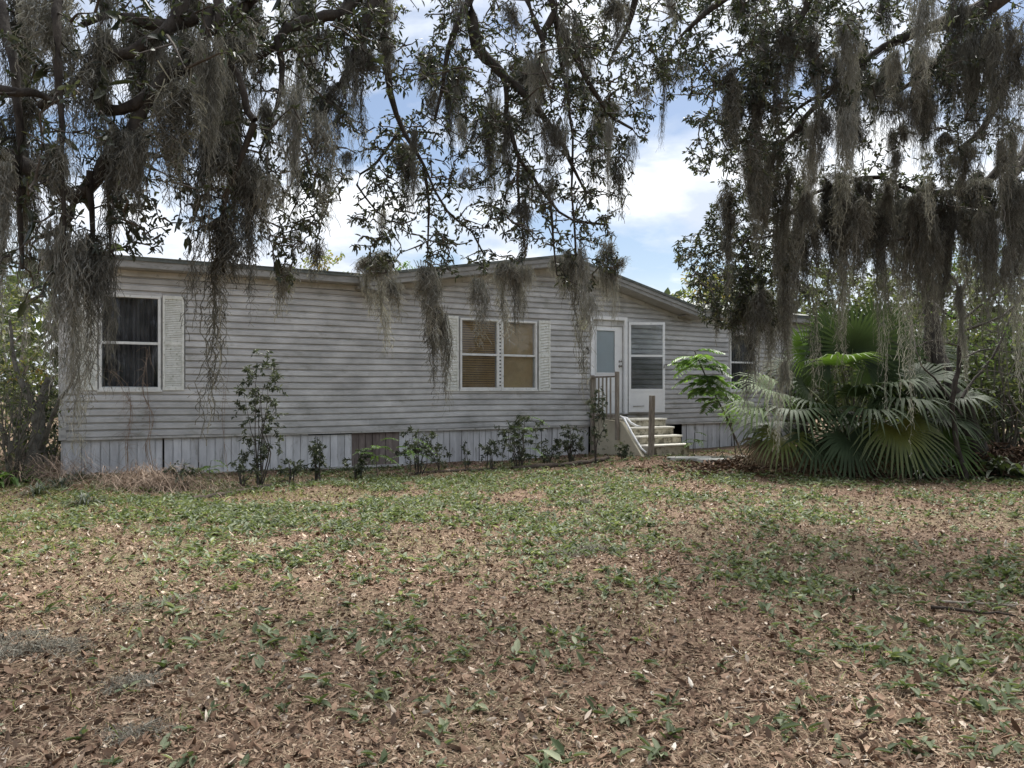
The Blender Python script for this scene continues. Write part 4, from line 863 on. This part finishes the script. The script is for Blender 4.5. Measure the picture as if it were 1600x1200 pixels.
def fern_plant(px, Y, h, label, leafm, n, L, spread, stem_r=.012, cat='seedling', name='seedling', leaflet=.035, pairs=9, top=None, base=None):
    """stem carrying pinnate compound leaves"""
    b = gpos(px, Y) if base is None else np.array(base); T = Tree(name, label, cat, b)
    tp = b+np.array([0,0,h]) if top is None else np.array(top)
    P = T.limb([b-np.array([0,0,.05]), b*.6+tp*.4+R.randn(3)*.02, b*.25+tp*.75+R.randn(3)*.02, tp], stem_r, stem_r*.45, 'stem', 6, 'twig', wob=.008)
    for i in range(n):
        a_ = i*2.4+random.uniform(-.3,.3); f = 1-.42*(i/n)**1.2; s0 = P[int((len(P)-1)*f)]; Lr = L*random.uniform(.75,1.15)
        d = np.array([math.cos(a_), math.sin(a_), random.uniform(.1,.7)]); u = np.linspace(0,1,9)[:,None]
        C = s0+d*u*Lr+np.array([0,0,-1.])*u**2*Lr*random.uniform(.35,.7); T.tw.append((C, np.linspace(stem_r*.3,.001,9), 3))
        k = pairs*2; f2 = np.repeat(np.linspace(.15,1,pairs),2)*(len(C)-1.001); ii = f2.astype(int); fr = (f2-ii)[:,None]; pos = C[ii]*(1-fr)+C[ii+1]*fr; ax = nrm(C[ii+1]-C[ii])
        sd_ = nrm(np.cross(ax, np.array([0,0,1.])))*np.tile([1,-1],pairs)[:,None]
        T.lv.append((pos, sd_*1.0+ax*.55+R.randn(k,3)*.08+np.array([0,0,-.12]), np.tile([0,0,1.],(k,1))+R.randn(k,3)*.15, leaflet*(1+R.randn(k)*.1)*np.repeat(np.sin(np.linspace(.6,2.9,pairs))+.35,2), np.full(k,leaflet*.30), np.clip(random.uniform(.2,.8)+R.randn(k)*.12,0,1)))
    T.finish(leafm, 'twig'); return T
eb = gpos(1163,15.2); et = P3(1085,548,14.8)
fern_plant(0,0,0,'bright green leaning sapling with feathery leaves right of the storm door','greenleaf',36,.56,.5,.022,'sapling','sapling',.17,10,et,eb)
et2 = P3(1130,600,15.2); fern_plant(0,0,0,'shorter pale green sapling just right of the leaning one','greenleaf',8,.42,.5,.014,'sapling','sapling',.12,7,et2,gpos(1150,15.4))
fern_plant(590,12.4,.62,'pale feathery seedling in front of the brown skirting patch','greenleaf',9,.42,.4,.008,leaflet=.07,pairs=9)
fern_plant(640,12.6,.66,'pale feathery seedling between brown patch and wide shrub','greenleaf',7,.40,.4,.008,leaflet=.06,pairs=9)
fern_plant(330,10.9,.42,'pale feathery seedling low before the left skirting','greenleaf',7,.22,.3,.006,leaflet=.05,pairs=7)
fern_plant(820,13.3,.95,'feathery seedling above the broadest low shrub','greenleaf',6,.40,.3,.008,leaflet=.06,pairs=9)
fern_plant(1085,15.1,.50,'yellow green seedling in front of the grey skirting right of the steps','greenleaf',7,.28,.3,.008,leaflet=.07,pairs=6)

# strap leaved clumps
def strap(px, Y, n, L, wd, label, leafm='grass', name='strap_plant', tone=(.2,.8), cat='plant', group=None, spreadf=.9):
    b = gpos(px, Y); k = 7; t = np.linspace(0,1,k); a_ = R.rand(n)*6.28; el = R.rand(n)*.9+.35; Ln = L*(.6+.5*R.rand(n))
    d = np.stack([np.cos(a_)*np.cos(el), np.sin(a_)*np.cos(el), np.sin(el)],-1); o0 = np.stack([R.randn(n)*L*.12*spreadf, R.randn(n)*L*.12*spreadf, np.zeros(n)],-1)
    P = o0[:,None]+d[:,None]*t[None,:,None]*Ln[:,None,None]+np.array([0,0,-1.])*(t[None,:,None]**2.2)*(Ln*.55)[:,None,None]
    side = nrm(np.cross(d, np.array([0,0,1.]))); V, Q = ribbons(P, wd*(np.sin(np.clip(t*.85+.12,0,1)*np.pi))[None]*np.ones((n,1)), side)
    o = link(name, npmesh(name, V, Q, np.repeat(np.clip(random.uniform(*tone)+R.randn(n)*.2,0,1), k*2)), M[leafm], None, b); return tag(o, label, cat, group)
strap(20,11.0,26,.75,.055,'broad strap leaved plant at the left edge beside the mossy stump','greenleaf')
strap(-15,10.6,20,.7,.055,'second strap leaved plant cut by the left edge','greenleaf')
for i, (px, Y, lb) in enumerate([(125,11.2,'dark grassy clump at the foot of the left house corner'),(165,11.1,'dark grassy clump between corner and dry brush'),(95,10.5,'dark grassy clump in front of the left corner post'),(135,9.2,'grey green tuft in the grass before the dry brush'),(60,10.0,'long grassy tuft at the foot of the mossy stump')]):
    strap(px,Y,70,.42,.016,lb,'shrubleaf','grass_clump',(.1,.5),'grass clump','grassy clumps at the left corner')
for i, (px, Y, lb) in enumerate([(1150,14.2,'grassy tuft below the leaning sapling'),(1190,13.8,'grassy tuft left of the palm foot'),(1130,14.6,'small grassy tuft beside the edging timber')]):
    strap(px,Y,60,.34,.016,lb,'shrubleaf','grass_clump',(.2,.7),'grass clump','grassy tufts by the palm')
for i, (px, Y, h_, lb) in enumerate([(1505,12.2,.9,'dark broad leaved clump right of the leaning trunk'),(1560,12.0,.95,'dark broad leaved clump near the right edge'),(1600,11.6,.8,'dark broad leaved clump at the right edge'),(1455,12.0,.7,'dark broad leaved clump at the foot of the leaning trunk'),(1240,13.0,.5,'dark leaf clump under the left palm fronds'),(1330,12.8,.5,'dark leaf clump under the middle palm fronds')]):
    strap(px,Y,34,h_,.075,lb,'oakleaf_far','broadleaf_clump',(.0,.35),'plant','dark clumps round the palm')

# dry brush pile, vines
def brushpile(px, Y, w, h, n, label, name='dry_brush', dd=.6):
    b = gpos(px, Y); k = 9; t = np.linspace(0,1,k)
    s0 = np.stack([R.randn(n)*w*.26, R.randn(n)*dd*.4, R.rand(n)*h*.25],-1); a_ = R.rand(n)*6.28; el = R.rand(n)*1.2; Ln = h*(.4+.9*R.rand(n))
    d = np.stack([np.cos(a_)*np.cos(el), np.sin(a_)*np.cos(el)*.7, np.sin(el)],-1)
    P = s0[:,None]+d[:,None]*t[None,:,None]*Ln[:,None,None]+np.array([0,0,-1.])*(t[None,:,None]**2)*(Ln*.8)[:,None,None]+np.cumsum(R.randn(n,k,3),1)*.010
    P[:,:,2] = np.maximum(P[:,:,2], .01); V, Q = ribbons(P, .0048*(.5+R.rand(n))[:,None]*np.ones((1,k)))
    o = link(name, npmesh(name, V, Q, np.repeat(R.rand(n), k*2)), M['drytwig'], None, b); return tag(o, label, 'dry brush', None, 'stuff' if n < 300 else None)
brushpile(235,10.7,1.35,.72,1700,'tan heap of dead brambles in front of the left skirting')
brushpile(330,10.6,1.0,.25,250,'low thin scatter of dead brambles right of the tan heap')
brushpile(430,11.6,1.6,.22,260,'low dead weeds before the middle of the skirting')
brushpile(600,12.6,1.8,.25,280,'low dead weeds below the brown skirting patch')
brushpile(60,11.2,1.4,1.0,420,'grey tangle of dead twigs at the left house corner')
def vine(pts, label, r=.006, n=3, branches=14):
    P0 = np.array(pts[0]); parts = []
    for q in range(n):
        P, rr = smooth_line([np.array(p)+R.randn(3)*.03*(1 if i else .3) for i, p in enumerate(pts)], np.linspace(r, r*.5, len(pts)), .08)
        P = P+np.cumsum(R.randn(*P.shape),0)*.005; parts.append(tube(P-P0, rr, 4))
        for z in range(branches):
            i = R.randint(len(P)//3, len(P)); u = np.linspace(0,1,6)[:,None]; d = rdir(1,1)[0]; d[1] = -abs(d[1])*.3; L = random.uniform(.08,.35)
            parts.append(tube(P[i]-P0+d*u*L+np.array([0,0,-.5])*u*u*L, np.linspace(r*.5,r*.25,6), 3))
    V, Q = join(parts); o = link('dead_vine', npmesh('dead_vine', V, Q, np.full(len(V),.5)), M['drytwig'], None, P0); return tag(o, label, 'vine')
def wp(s, z, y=-.08): return hw(s, y, z)
vine([wp(1.35,.0,-.6),wp(1.25,.5,-.2),wp(1.30,1.0,-.1),wp(1.22,1.5,-.09),wp(1.30,2.2,-.08)],'dead vine climbing over the right side of the left window')
vine([wp(.95,.0,-.6),wp(.9,.6,-.2),wp(1.0,1.2,-.1),wp(.85,1.55,-.1),wp(.7,1.75,-.1)],'dead vine curling over the sill of the left window',.005,3,26)
vine([wp(2.45,.0,-.5),wp(2.35,.6,-.15),wp(2.4,1.2,-.1),wp(2.5,1.9,-.1)],'thin dead vine on the siding right of the left shutter',.004,2,10)

# mossy stump left of the corner, leaning trunk and bare tree at the right
T = Tree('mossy_trunk', 'stout grey lichen covered trunk left of the house corner', 'tree trunk', gpos(58,11.6))
T.limb([gpos(58,11.6)+[0,0,-.1],P3(52,700,11.6),P3(62,640,11.7),P3(78,590,11.8)], .14, .06, 'trunk', 10, 'bark_mid', wob=.05)
T.limb([P3(60,650,11.7),P3(35,600,11.7),P3(22,560,11.8),P3(15,500,11.9)], .06, .02, 'limb', 7, 'bark_mid')
T.limb([P3(64,700,11.6),P3(88,640,11.5),P3(112,600,11.5),P3(120,580,11.5)], .045, .012, 'limb', 7, 'bark_mid')
T.limb([P3(45,740,11.6),P3(15,690,11.4),P3(-20,640,11.3)], .045, .015, 'limb', 7, 'bark_mid')
T.foliage(T.grow(spots([(60,600,60,90,11.8,.3,50),(20,640,50,80,11.5,.3,30)]),1.2,.004), 7, .06, .022, tone=(.2,.9)); T.finish('oakleaf_far','bark_mid')
T = Tree('leaning_trunk', 'thick dark trunk leaning beside the palm with a black hollow base', 'tree trunk', gpos(1540,12.4))
T.limb([gpos(1540,12.4)+[0,0,-.1],P3(1515,670,12.5),P3(1490,610,12.7),P3(1470,560,12.9),P3(1458,500,13),P3(1450,420,13)], .21, .10, 'trunk', 10, 'bark', wob=.05)
T.limb([gpos(1500,12.6)+[0,0,-.1],P3(1480,650,12.7),P3(1455,590,12.9),P3(1452,520,13)], .16, .09, 'trunk', 9, 'bark', wob=.05)
T.limb([P3(1450,430,13),P3(1430,380,13),P3(1400,330,13)], .08, .02, 'limb', 7, 'bark'); T.limb([P3(1458,480,13),P3(1480,430,13),P3(1490,350,13)], .06, .02, 'limb', 7, 'bark')
T.foliage(T.grow(spots([(1450,390,80,90,13,.4,70),(1500,640,60,70,12.6,.3,40)]),1.4,.005), 9, .09, .035, tone=(.1,.7)); T.finish('oakleaf_far','twig')
T = Tree('bare_tree', 'leafless dark forked tree between the leaning trunk and the right edge', 'tree', gpos(1503,11.6))
tr_ = [P3(1496,640,11.6),P3(1507,560,11.6),P3(1503,500,11.6),P3(1502,470,11.6)]
T.limb([gpos(1512,11.6)+[0,0,-.1]]+tr_, .045, .026, 'trunk', 7, wob=.05)
for pp, r_ in [([(1502,470),(1495,440),(1475,415),(1470,380),(1465,330)],.028),([(1502,470),(1515,430),(1530,400),(1535,350),(1545,300)],.028),([(1503,500),(1540,470),(1575,440),(1600,425)],.022),([(1503,520),(1560,500),(1600,470),(1640,440)],.022),
        ([(1502,560),(1540,545),(1590,550),(1630,540)],.016),([(1500,500),(1475,490),(1450,470),(1430,440),(1400,420)],.022),([(1450,470),(1445,430),(1430,400)],.012),([(1500,540),(1460,530),(1420,545),(1390,530)],.014),([(1570,440),(1590,400),(1600,370)],.012),
        ([(1503,620),(1550,560),(1585,480),(1615,400)],.025),([(1503,650),(1470,600),(1440,560),(1425,500)],.02)]:
    T.limb([P3(x,y,11.6+random.uniform(-.3,.3)*i) for i, (x,y) in enumerate(pp)], r_, r_*.3, 'limb', 6)
T.foliage(T.grow(spots([(1500,430,110,90,11.6,.5,60),(1570,560,60,60,11.6,.5,25)]),1.2,.003), 3, .06, .025, tone=(.2,.9)); T.finish('greenleaf','twig')

# ------------------------------------------------------------------ fan palm
def frond(parent, crown, hubp, fwd, nrm_, Rr, m, span=150, droop=.35, nseg=34, label=None):
    hubp = np.array(hubp, float); f = np.array(fwd, float); f /= np.linalg.norm(f); nn = np.array(nrm_, float); nn -= f*np.dot(nn,f); nn /= np.linalg.norm(nn); sd_ = np.cross(f, nn)
    rs = np.array([.04,.30,.55,.78,1.0]); hw_ = math.radians(span)/nseg*.52; V = []; Fq = []; var = []
    for i in range(nseg):
        an = math.radians(-span+2*span*(i+.5)/nseg); Rl = Rr*(.80+.20*math.cos(an*.6))*random.uniform(.93,1.06); dr = droop*random.uniform(.6,1.5); b = len(V); v0 = .5
        bend = random.uniform(-.05,.05)
        for j, r in enumerate(rs):
            wdt = 2*hw_*min(r,.5)*Rl*(1.0 if r <= .55 else (.62 if r < .9 else .05)); a2 = an+bend*max(0,r-.5)
            d = f*math.cos(a2)+sd_*math.sin(a2); tg = -f*math.sin(a2)+sd_*math.cos(a2); c = hubp+d*r*Rl+nn*(.10*Rl*math.sin(r*2.2))
            dz = -dr*Rl*max(0,r-.35)**2*1.6; cup = nn*(abs(math.sin(an))*.18*r*Rl)
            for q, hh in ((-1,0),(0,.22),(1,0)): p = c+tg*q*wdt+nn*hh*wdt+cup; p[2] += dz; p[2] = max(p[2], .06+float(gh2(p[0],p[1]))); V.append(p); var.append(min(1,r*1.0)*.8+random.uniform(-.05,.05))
        for j in range(len(rs)-1):
            for q in (0,1): x = b+j*3+q; Fq.append((x,x+1,x+4,x+3))
    V = np.array(V)-pb; o = link('frond', npmesh('frond', V, np.array(Fq), var), M[m], parent)
    if label: o['label'] = label
    mid = (crown+hubp)/2+np.array([0,0,.12*np.linalg.norm(hubp-crown)]); P, rr = smooth_line([crown-pb, mid-pb, hubp-pb, hubp+f*.05-pb], [.020,.013,.010,.006], .12)
    Vp, Qp = tube(P, rr, 5); link('petiole', npmesh('petiole', Vp, Qp, smooth=True), M['petiole'], o)
pb = gpos(1330,12.6)
palm = tag(empty('fan_palm', tuple(pb)), 'large clumping fan palm spreading over the ground right of the house', 'palm')
Vt, Qt = tube(np.array([(0,0,-.1),(.02,0,.15),(0,0,.45),(-.02,0,.7)]), [.20,.22,.18,.10], 10); link('trunk', npmesh('trunk', Vt, Qt), M['bark'], palm)
fr_ = [ # hub px,py,Y ; direction (x,y,z) ; normal ; radius m ; material
 (1332,548,12.6,(.05,-.1,1),(0,-1,.3),.88,'palm',120,.2),(1350,560,12.9,(.5,0,.9),(-.2,-1,.5),.85,'palm',140,.2),(1295,560,12.7,(-.5,0,.85),(.1,-1,.4),.85,'palm',140,.2),
 (1315,572,12.2,(.1,-.8,.25),(0,-.2,1),.75,'palm_bright',130,.35),(1258,552,12.8,(-.45,0,.8),(.4,-1,.2),.62,'palm_bright',120,.2),(1205,612,12.6,(-.9,-.2,.2),(-.1,-.5,1),.85,'palm_bright',125,.6),
 (1260,605,12.9,(-.5,-.2,.5),(.1,-.9,.7),.80,'palm',140,.4),(1238,645,12.2,(-.3,-.9,0),(0,-.2,1),.85,'palm',135,.7),(1222,682,12.1,(-.3,-.6,-.5),(-.2,-.8,.5),.62,'palm_yellow',120,.5),
 (1275,690,12.0,(-.1,-.6,-.6),(0,-.9,.5),.7,'palm',120,.6),(1325,685,11.9,(.05,-.5,-.7),(0,-1,.4),.75,'palm',130,.5),(1398,668,11.9,(.15,-.6,-.6),(0,-.8,.5),.90,'palm_yellow',115,.6),
 (1360,645,12.0,(0,-.9,.0),(0,-.2,1),.8,'palm',130,.7),(1412,633,12.1,(.35,-.9,.05),(.1,-.2,1),.92,'palm',130,.75),(1432,600,12.5,(.7,-.3,.25),(-.1,-.5,1),.92,'palm',130,.6),(1462,655,12.3,(.85,-.5,-.15),(.3,-.5,.9),.82,'palm',120,.6),
 (1472,692,12.0,(.6,-.5,-.5),(.3,-.8,.5),.65,'palm_bright',120,.5),(1385,560,13.2,(.6,.2,.8),(-.3,-1,.3),.85,'palm',140,.25),(1290,620,12.9,(-.2,-.5,.5),(0,-.8,.7),.75,'palm',140,.5),(1370,600,12.8,(.3,-.5,.5),(0,-.8,.7),.8,'palm',140,.5),
 (1200,660,12.8,(-.8,-.3,-.2),(-.3,-.5,.9),.7,'palm',120,.7),(1440,560,13.3,(.8,.1,.5),(-.3,-.8,.7),.75,'palm',130,.4),(1300,650,12.3,(-.2,-.8,-.1),(0,-.4,1),.7,'palm',130,.7),(1290,520,13.8,(-.3,.1,1),(.2,-1,.2),.55,'palm_bright',110,.3),
 (1240,590,13.3,(-.7,.2,.5),(.3,-.7,.8),.75,'palm',130,.4),(1302,530,13.0,(-.25,0,1),(.1,-1,.2),.85,'palm',125,.2),(1368,528,13.0,(.3,0,1),(-.1,-1,.2),.85,'palm',125,.2),(1345,620,12.3,(.1,-.8,.3),(0,-.4,1),.8,'palm',135,.5),(1270,640,12.5,(-.5,-.8,.2),(0,-.4,1),.8,'palm',135,.6),(1395,610,12.3,(.4,-.8,.3),(0,-.4,1),.85,'palm',135,.6),(1180,640,12.4,(-.9,-.4,.0),(-.2,-.3,1),.7,'palm_bright',125,.7),(1495,625,12.4,(.9,-.3,.1),(.1,-.3,1),.75,'palm',125,.7),(1420,700,11.9,(.4,-.6,-.5),(0,-.9,.5),.7,'palm',120,.5),(1250,700,12.4,(-.4,-.3,-.8),(-.2,-.8,.4),.6,'palm_dead',70,.9),(1305,705,12.2,(.1,-.3,-.9),(0,-.9,.3),.6,'palm_dead',60,.9),(1365,695,12.2,(.1,-.3,-.9),(0,-.9,.3),.65,'palm_dead',65,.9),(1455,690,12.4,(.4,-.3,-.8),(.2,-.8,.4),.6,'palm_dead',65,.9),(1195,690,12.6,(-.6,-.2,-.6),(-.3,-.7,.5),.55,'palm_dead',70,.9),(1340,660,12.7,(0,-.6,-.4),(0,-.6,.8),.75,'palm',120,.8)]
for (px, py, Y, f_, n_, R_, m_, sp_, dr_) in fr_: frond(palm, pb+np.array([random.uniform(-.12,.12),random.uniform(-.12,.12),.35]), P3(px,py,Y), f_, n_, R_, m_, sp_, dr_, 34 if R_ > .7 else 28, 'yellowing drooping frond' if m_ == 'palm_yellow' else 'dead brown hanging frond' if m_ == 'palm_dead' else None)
# dead leaves heaped under the palm
def heap(px, Y, w, d_, h, n, label):
    b = gpos(px, Y); P = np.stack([R.randn(n)*w*.3, R.randn(n)*d_*.3, np.zeros(n)],-1); P[:,2] = .01+h*np.exp(-(P[:,0]/w*2)**2-(P[:,1]/d_*2)**2)*R.rand(n)**.6
    V, Q = leaves(P, rdir(n,.4), rdir(n)+[0,0,.8], .13, .035, .08, .2); o = link('leaf_heap', npmesh('leaf_heap', V, Q, rep(R.rand(n)*.35)), M['litter'], None, b); tag(o, label, 'dead leaves', kind='stuff')
heap(1330,12.9,4.2,1.6,.5,5200,'dark heap of dead leaves under the palm')
heap(1540,12.6,3.2,1.4,.5,2600,'dark heap of dead leaves round the leaning trunk')

# ------------------------------------------------------------------ ground litter and cover
def fbm(x, y, s, o=0):
    return np.array([mnoise.fractal(Vector((a_*s+o, b_*s-o, o*.3)), 1.0, 2.0, 4) for a_, b_ in zip(x, y)])
GRID = np.linspace(-16,16,129); GYr = np.linspace(0,20,81)
gxx, gyy = np.meshgrid(GRID, GYr); NZ = fbm(gxx.ravel(), gyy.ravel(), .55, 3.1).reshape(gxx.shape); NZ2 = fbm(gxx.ravel(), gyy.ravel(), 1.5, 9.7).reshape(gxx.shape)
def look(A_, x, y):
    i = np.clip(((y)/20*80).astype(int),0,80); j = np.clip(((x+16)/32*128).astype(int),0,128); return A_[i,j]
def inview(n, y0, y1, p=1.0, margin=1.5):
    """points on the ground before the camera, density falling with distance by power p"""
    u = R.rand(n); y = (y0**(2-p)+(y1**(2-p)-y0**(2-p))*u)**(1/(2-p)) if p < 2 else y0*(y1/y0)**u
    x = (R.rand(n)*2-1)*(y*.74+margin); return x, y
def outside(x, y):   # in front of the house wall
    s = (x-LX)*math.cos(HA)+(y-LY)*math.sin(HA); t = -(x-LX)*math.sin(HA)+(y-LY)*math.cos(HA)
    return ~((t > -.02)&(s > -.1)&(s < WL)) & ~((t > -2.0)&(s > 10.1)&(s < 11.45))
def yard(n, y0, y1, p): 
    x, y = inview(n, y0, y1, p); k = outside(x, y); return x[k], y[k]
def litter():
    x, y = yard(280000, 1.9, 17, 1.35); n = len(x); z = gh2(x,y)+R.rand(n)*.012+.002
    L = .0235*np.exp(R.randn(n)*.5).clip(.3,2.7); Wd = L*(.30+R.rand(n)*.28)
    V, Q = leaves(np.stack([x,y,z],-1), rdir(n,.28), np.tile([0,0,1.],(n,1))+R.randn(n,3)*.6, L, Wd, R.randn(n)*.18, R.randn(n)*.35)
    v = np.clip(.46+R.randn(n)*.25+look(NZ,x,y)*.12,0,.94); bright = R.rand(n) < .022; v[bright] = .95+.05*R.rand(bright.sum())
    o = link('leaf_litter', npmesh('leaf_litter', V, Q, rep(v)), M['litter']); tag(o, 'brown oak leaf litter covering the yard', 'leaf litter', kind='stuff')
    x, y = yard(120000, 1.9, 12, 1.5); n = len(x); k = 4; t = np.linspace(-.5,.5,k); d = rdir(n,.22); L = .05*(.4+R.rand(n)*1.1); c = rdir(n,.5)
    P = np.stack([x,y,gh2(x,y)+.010+R.rand(n)*.014],-1)[:,None]+d[:,None]*(t[None,:,None]*L[:,None,None])+c[:,None]*((t*t)[None,:,None]*L[:,None,None]*.9)
    V, Q = ribbons(P, .0028*np.ones((n,k))); o = link('dry_straw', npmesh('dry_straw', V, Q, np.repeat(np.clip(.45+R.randn(n)*.28,0,1), 2*k)), M['straw']); tag(o, 'dry grass and leaf crumbs among the litter', 'straw', kind='stuff')
litter()
def cover():
    x, y = yard(60000, 2.2, 17, .9); g = np.exp
    dens = .10+1.05*g(-((x+1.9)/3.0)**2-((y-9.8)/2.4)**2)+.42*g(-((x-4.5)/5.5)**2-((y-11.2)/2.6)**2)+.20*g(-((x-1.2)/2.0)**2-((y-5.2)/1.6)**2)+.10*g(-((x-3.5)/2)**2-((y-5)/2.5)**2)
    dens = dens*(1+1.7*look(NZ,x,y)).clip(0,2.2)*(1+1.8*look(NZ2,x,y)).clip(.05,2.4); near = np.clip((y-2.0)/4.0,.28,1)
    k = R.rand(len(x)) < dens*.95*near; x, y = x[k], y[k]; n = len(x); m = 3+R.randint(0,5,n); i = np.repeat(np.arange(n), m); N_ = len(i)
    size = (.040+.028*R.rand(n)); a_ = R.rand(N_)*6.28; el = .15+R.rand(N_)*.95
    d = np.stack([np.cos(a_)*np.cos(el), np.sin(a_)*np.cos(el), np.sin(el)],-1)
    P = np.stack([x[i]+R.randn(N_)*.012, y[i]+R.randn(N_)*.012, gh2(x[i],y[i])+R.rand(N_)*.035],-1)
    L = size[i]*(1+R.randn(N_)*.22).clip(.5,1.5); V, Q = leaves(P, d, np.tile([0,0,1.],(N_,1))+R.randn(N_,3)*.2, L, L*(.32+.16*R.rand(N_)), .06, .30+.25*R.rand(N_))
    pv = R.rand(n); v = np.clip(.45+(pv[i]-.5)*.5+R.randn(N_)*.18,0,1)
    o = link('ground_cover', npmesh('ground_cover', V, Q, rep(v)), M['coverleaf']); tag(o, 'low grey green leafy ground cover growing through the litter', 'ground cover', kind='stuff'); print('COVER', n, N_)
cover()
def grass():
    x, y = yard(60000, 3, 16, .8); g = np.exp
    dens = .98*g(-((x+6.6)/2.6)**2-((y-8.4)/3.0)**2)+.42*g(-((x+2)/4)**2-((y-10.5)/2.5)**2)+.03
    k = R.rand(len(x)) < dens*(1+1.6*look(NZ2,x,y)).clip(.1,2); x, y = x[k], y[k]; m = 3; x = np.repeat(x,m)+R.randn(len(x)*m)*.03; y = np.repeat(y,m)+R.randn(len(y)*m)*.03; n = len(x)
    kk = 4; t = np.linspace(0,1,kk); d = rdir(n,.6); d[:,2] = np.abs(d[:,2])+.5; L = .05+.07*R.rand(n); P = np.stack([x,y,gh2(x,y)],-1)[:,None]+d[:,None]*(t[None,:,None]*L[:,None,None])+np.array([0,0,-1.])*(t[None,:,None]**2*L[:,None,None]*.5)
    V, Q = ribbons(P, .005*(1-.8*t)[None]*np.ones((n,1))); o = link('grass', npmesh('grass', V, Q, np.repeat(np.clip(.55+R.randn(n)*.25,0,1), 2*kk)), M['grass']); tag(o, 'thin yellow green grass at the left of the yard', 'grass', kind='stuff')
grass()
def ground_moss(px, py, w, d_, h, n, label, rot=0):
    Y = F*EYE/(py-HOR); b = gpos(px, Y); k = 6; a_ = R.rand(n)*6.28; t = np.linspace(0,1,k)
    s0 = np.stack([R.randn(n)*w*.28, R.randn(n)*d_*.28, np.zeros(n)],-1); s0[:,1] += .35*d_*np.sin(s0[:,0]/w*7); s0[:,2] = h*np.exp(-(s0[:,0]/w*2)**2-(s0[:,1]/d_*2)**2)*R.rand(n)
    d = rdir(n,.3); L = .03+.05*R.rand(n); s1 = rdir(n)
    P = s0[:,None]+d[:,None]*(t[None,:,None]*L[:,None,None])+s1[:,None]*(np.sin(t*5)[None,:,None]*.018); P[:,:,2] = np.abs(P[:,:,2])*.8+.01
    V, Q = ribbons(P, .0024*np.ones((n,k))); o = link('fallen_moss', npmesh('fallen_moss', V, Q, np.repeat(np.clip(.5+R.randn(n)*.25,0,1), 2*k)), M['moss_ground'], None, b); o.rotation_euler[2] = rot; tag(o, label, 'moss', 'fallen moss on the ground', 'stuff' if d_ > .13 and h < .061 else None)
ground_moss(45,1028,.60,.26,.055,1300,'large grey moss clump on the ground at the left edge',-.1); ground_moss(30,1005,.34,.16,.045,500,'small moss clump behind the large one at the left edge')
ground_moss(205,1078,.22,.14,.05,420,'small grey moss clump in the left foreground'); ground_moss(240,955,.8,.22,.03,500,'thin trail of grey moss in the left foreground',.25)
ground_moss(925,862,.42,.16,.08,700,'grey moss clump on the ground below the steps'); ground_moss(865,868,.5,.14,.05,450,'low moss trail left of the moss clump below the steps',-.2)
ground_moss(912,788,.22,.15,.10,620,'little grey moss mound in the middle of the yard'); ground_moss(935,802,.34,.2,.06,300,'flat moss patch beside the little moss mound'); ground_moss(215,1155,.25,.12,.04,300,'brown grey moss wisp at the bottom left')
def stick(px0, py0, px1, py1, r, label, m='drytwig', n=12):
    Y0, Y1 = F*EYE/(py0-HOR), F*EYE/(py1-HOR); p0, p1 = gpos(px0,Y0), gpos(px1,Y1); t = np.linspace(0,1,n)[:,None]; P = p0+(p1-p0)*t; P[:,:2] += np.cumsum(R.randn(n,2),0)*r*.8
    P[:,2] = gh2(P[:,0],P[:,1])+r+.012; parts = [tube(P-p0, np.linspace(r,r*.4,n), 6)]
    for i in (n//3, 2*n//3):
        d = P[min(n-1,i+2)]-P[i]; d = d+np.array([-d[1],d[0],0])*random.choice([-.8,.8]); u = np.linspace(0,1,5)[:,None]; parts.append(tube(P[i]-p0+d*u, np.linspace(r*.5,r*.2,5), 4))
    V, Q = join(parts); o = link('fallen_branch', npmesh('fallen_branch', V, Q, np.full(len(V),.3)), M[m], None, p0); tag(o, label, 'branch', 'fallen branches in the yard')
stick(1455,948,1605,962,.014,'dark fallen branch at the right edge of the yard','wood_dark'); stick(1470,938,1612,946,.011,'thinner fallen branch just behind the dark one at the right edge','wood_old')
stick(1395,962,1330,905,.007,'thin fallen twig right of the middle of the yard'); stick(495,992,545,984,.010,'short dark stick left of the middle foreground','wood_dark'); stick(1060,880,1130,876,.007,'thin twig lying in the litter below the palm')
stick(1430,1095,1500,1108,.007,'bent twig in the right foreground'); stick(70,1110,105,1096,.006,'pale twig in the left foreground'); stick(1140,1098,1200,1090,.006,'short pale twig in the foreground right of the middle')
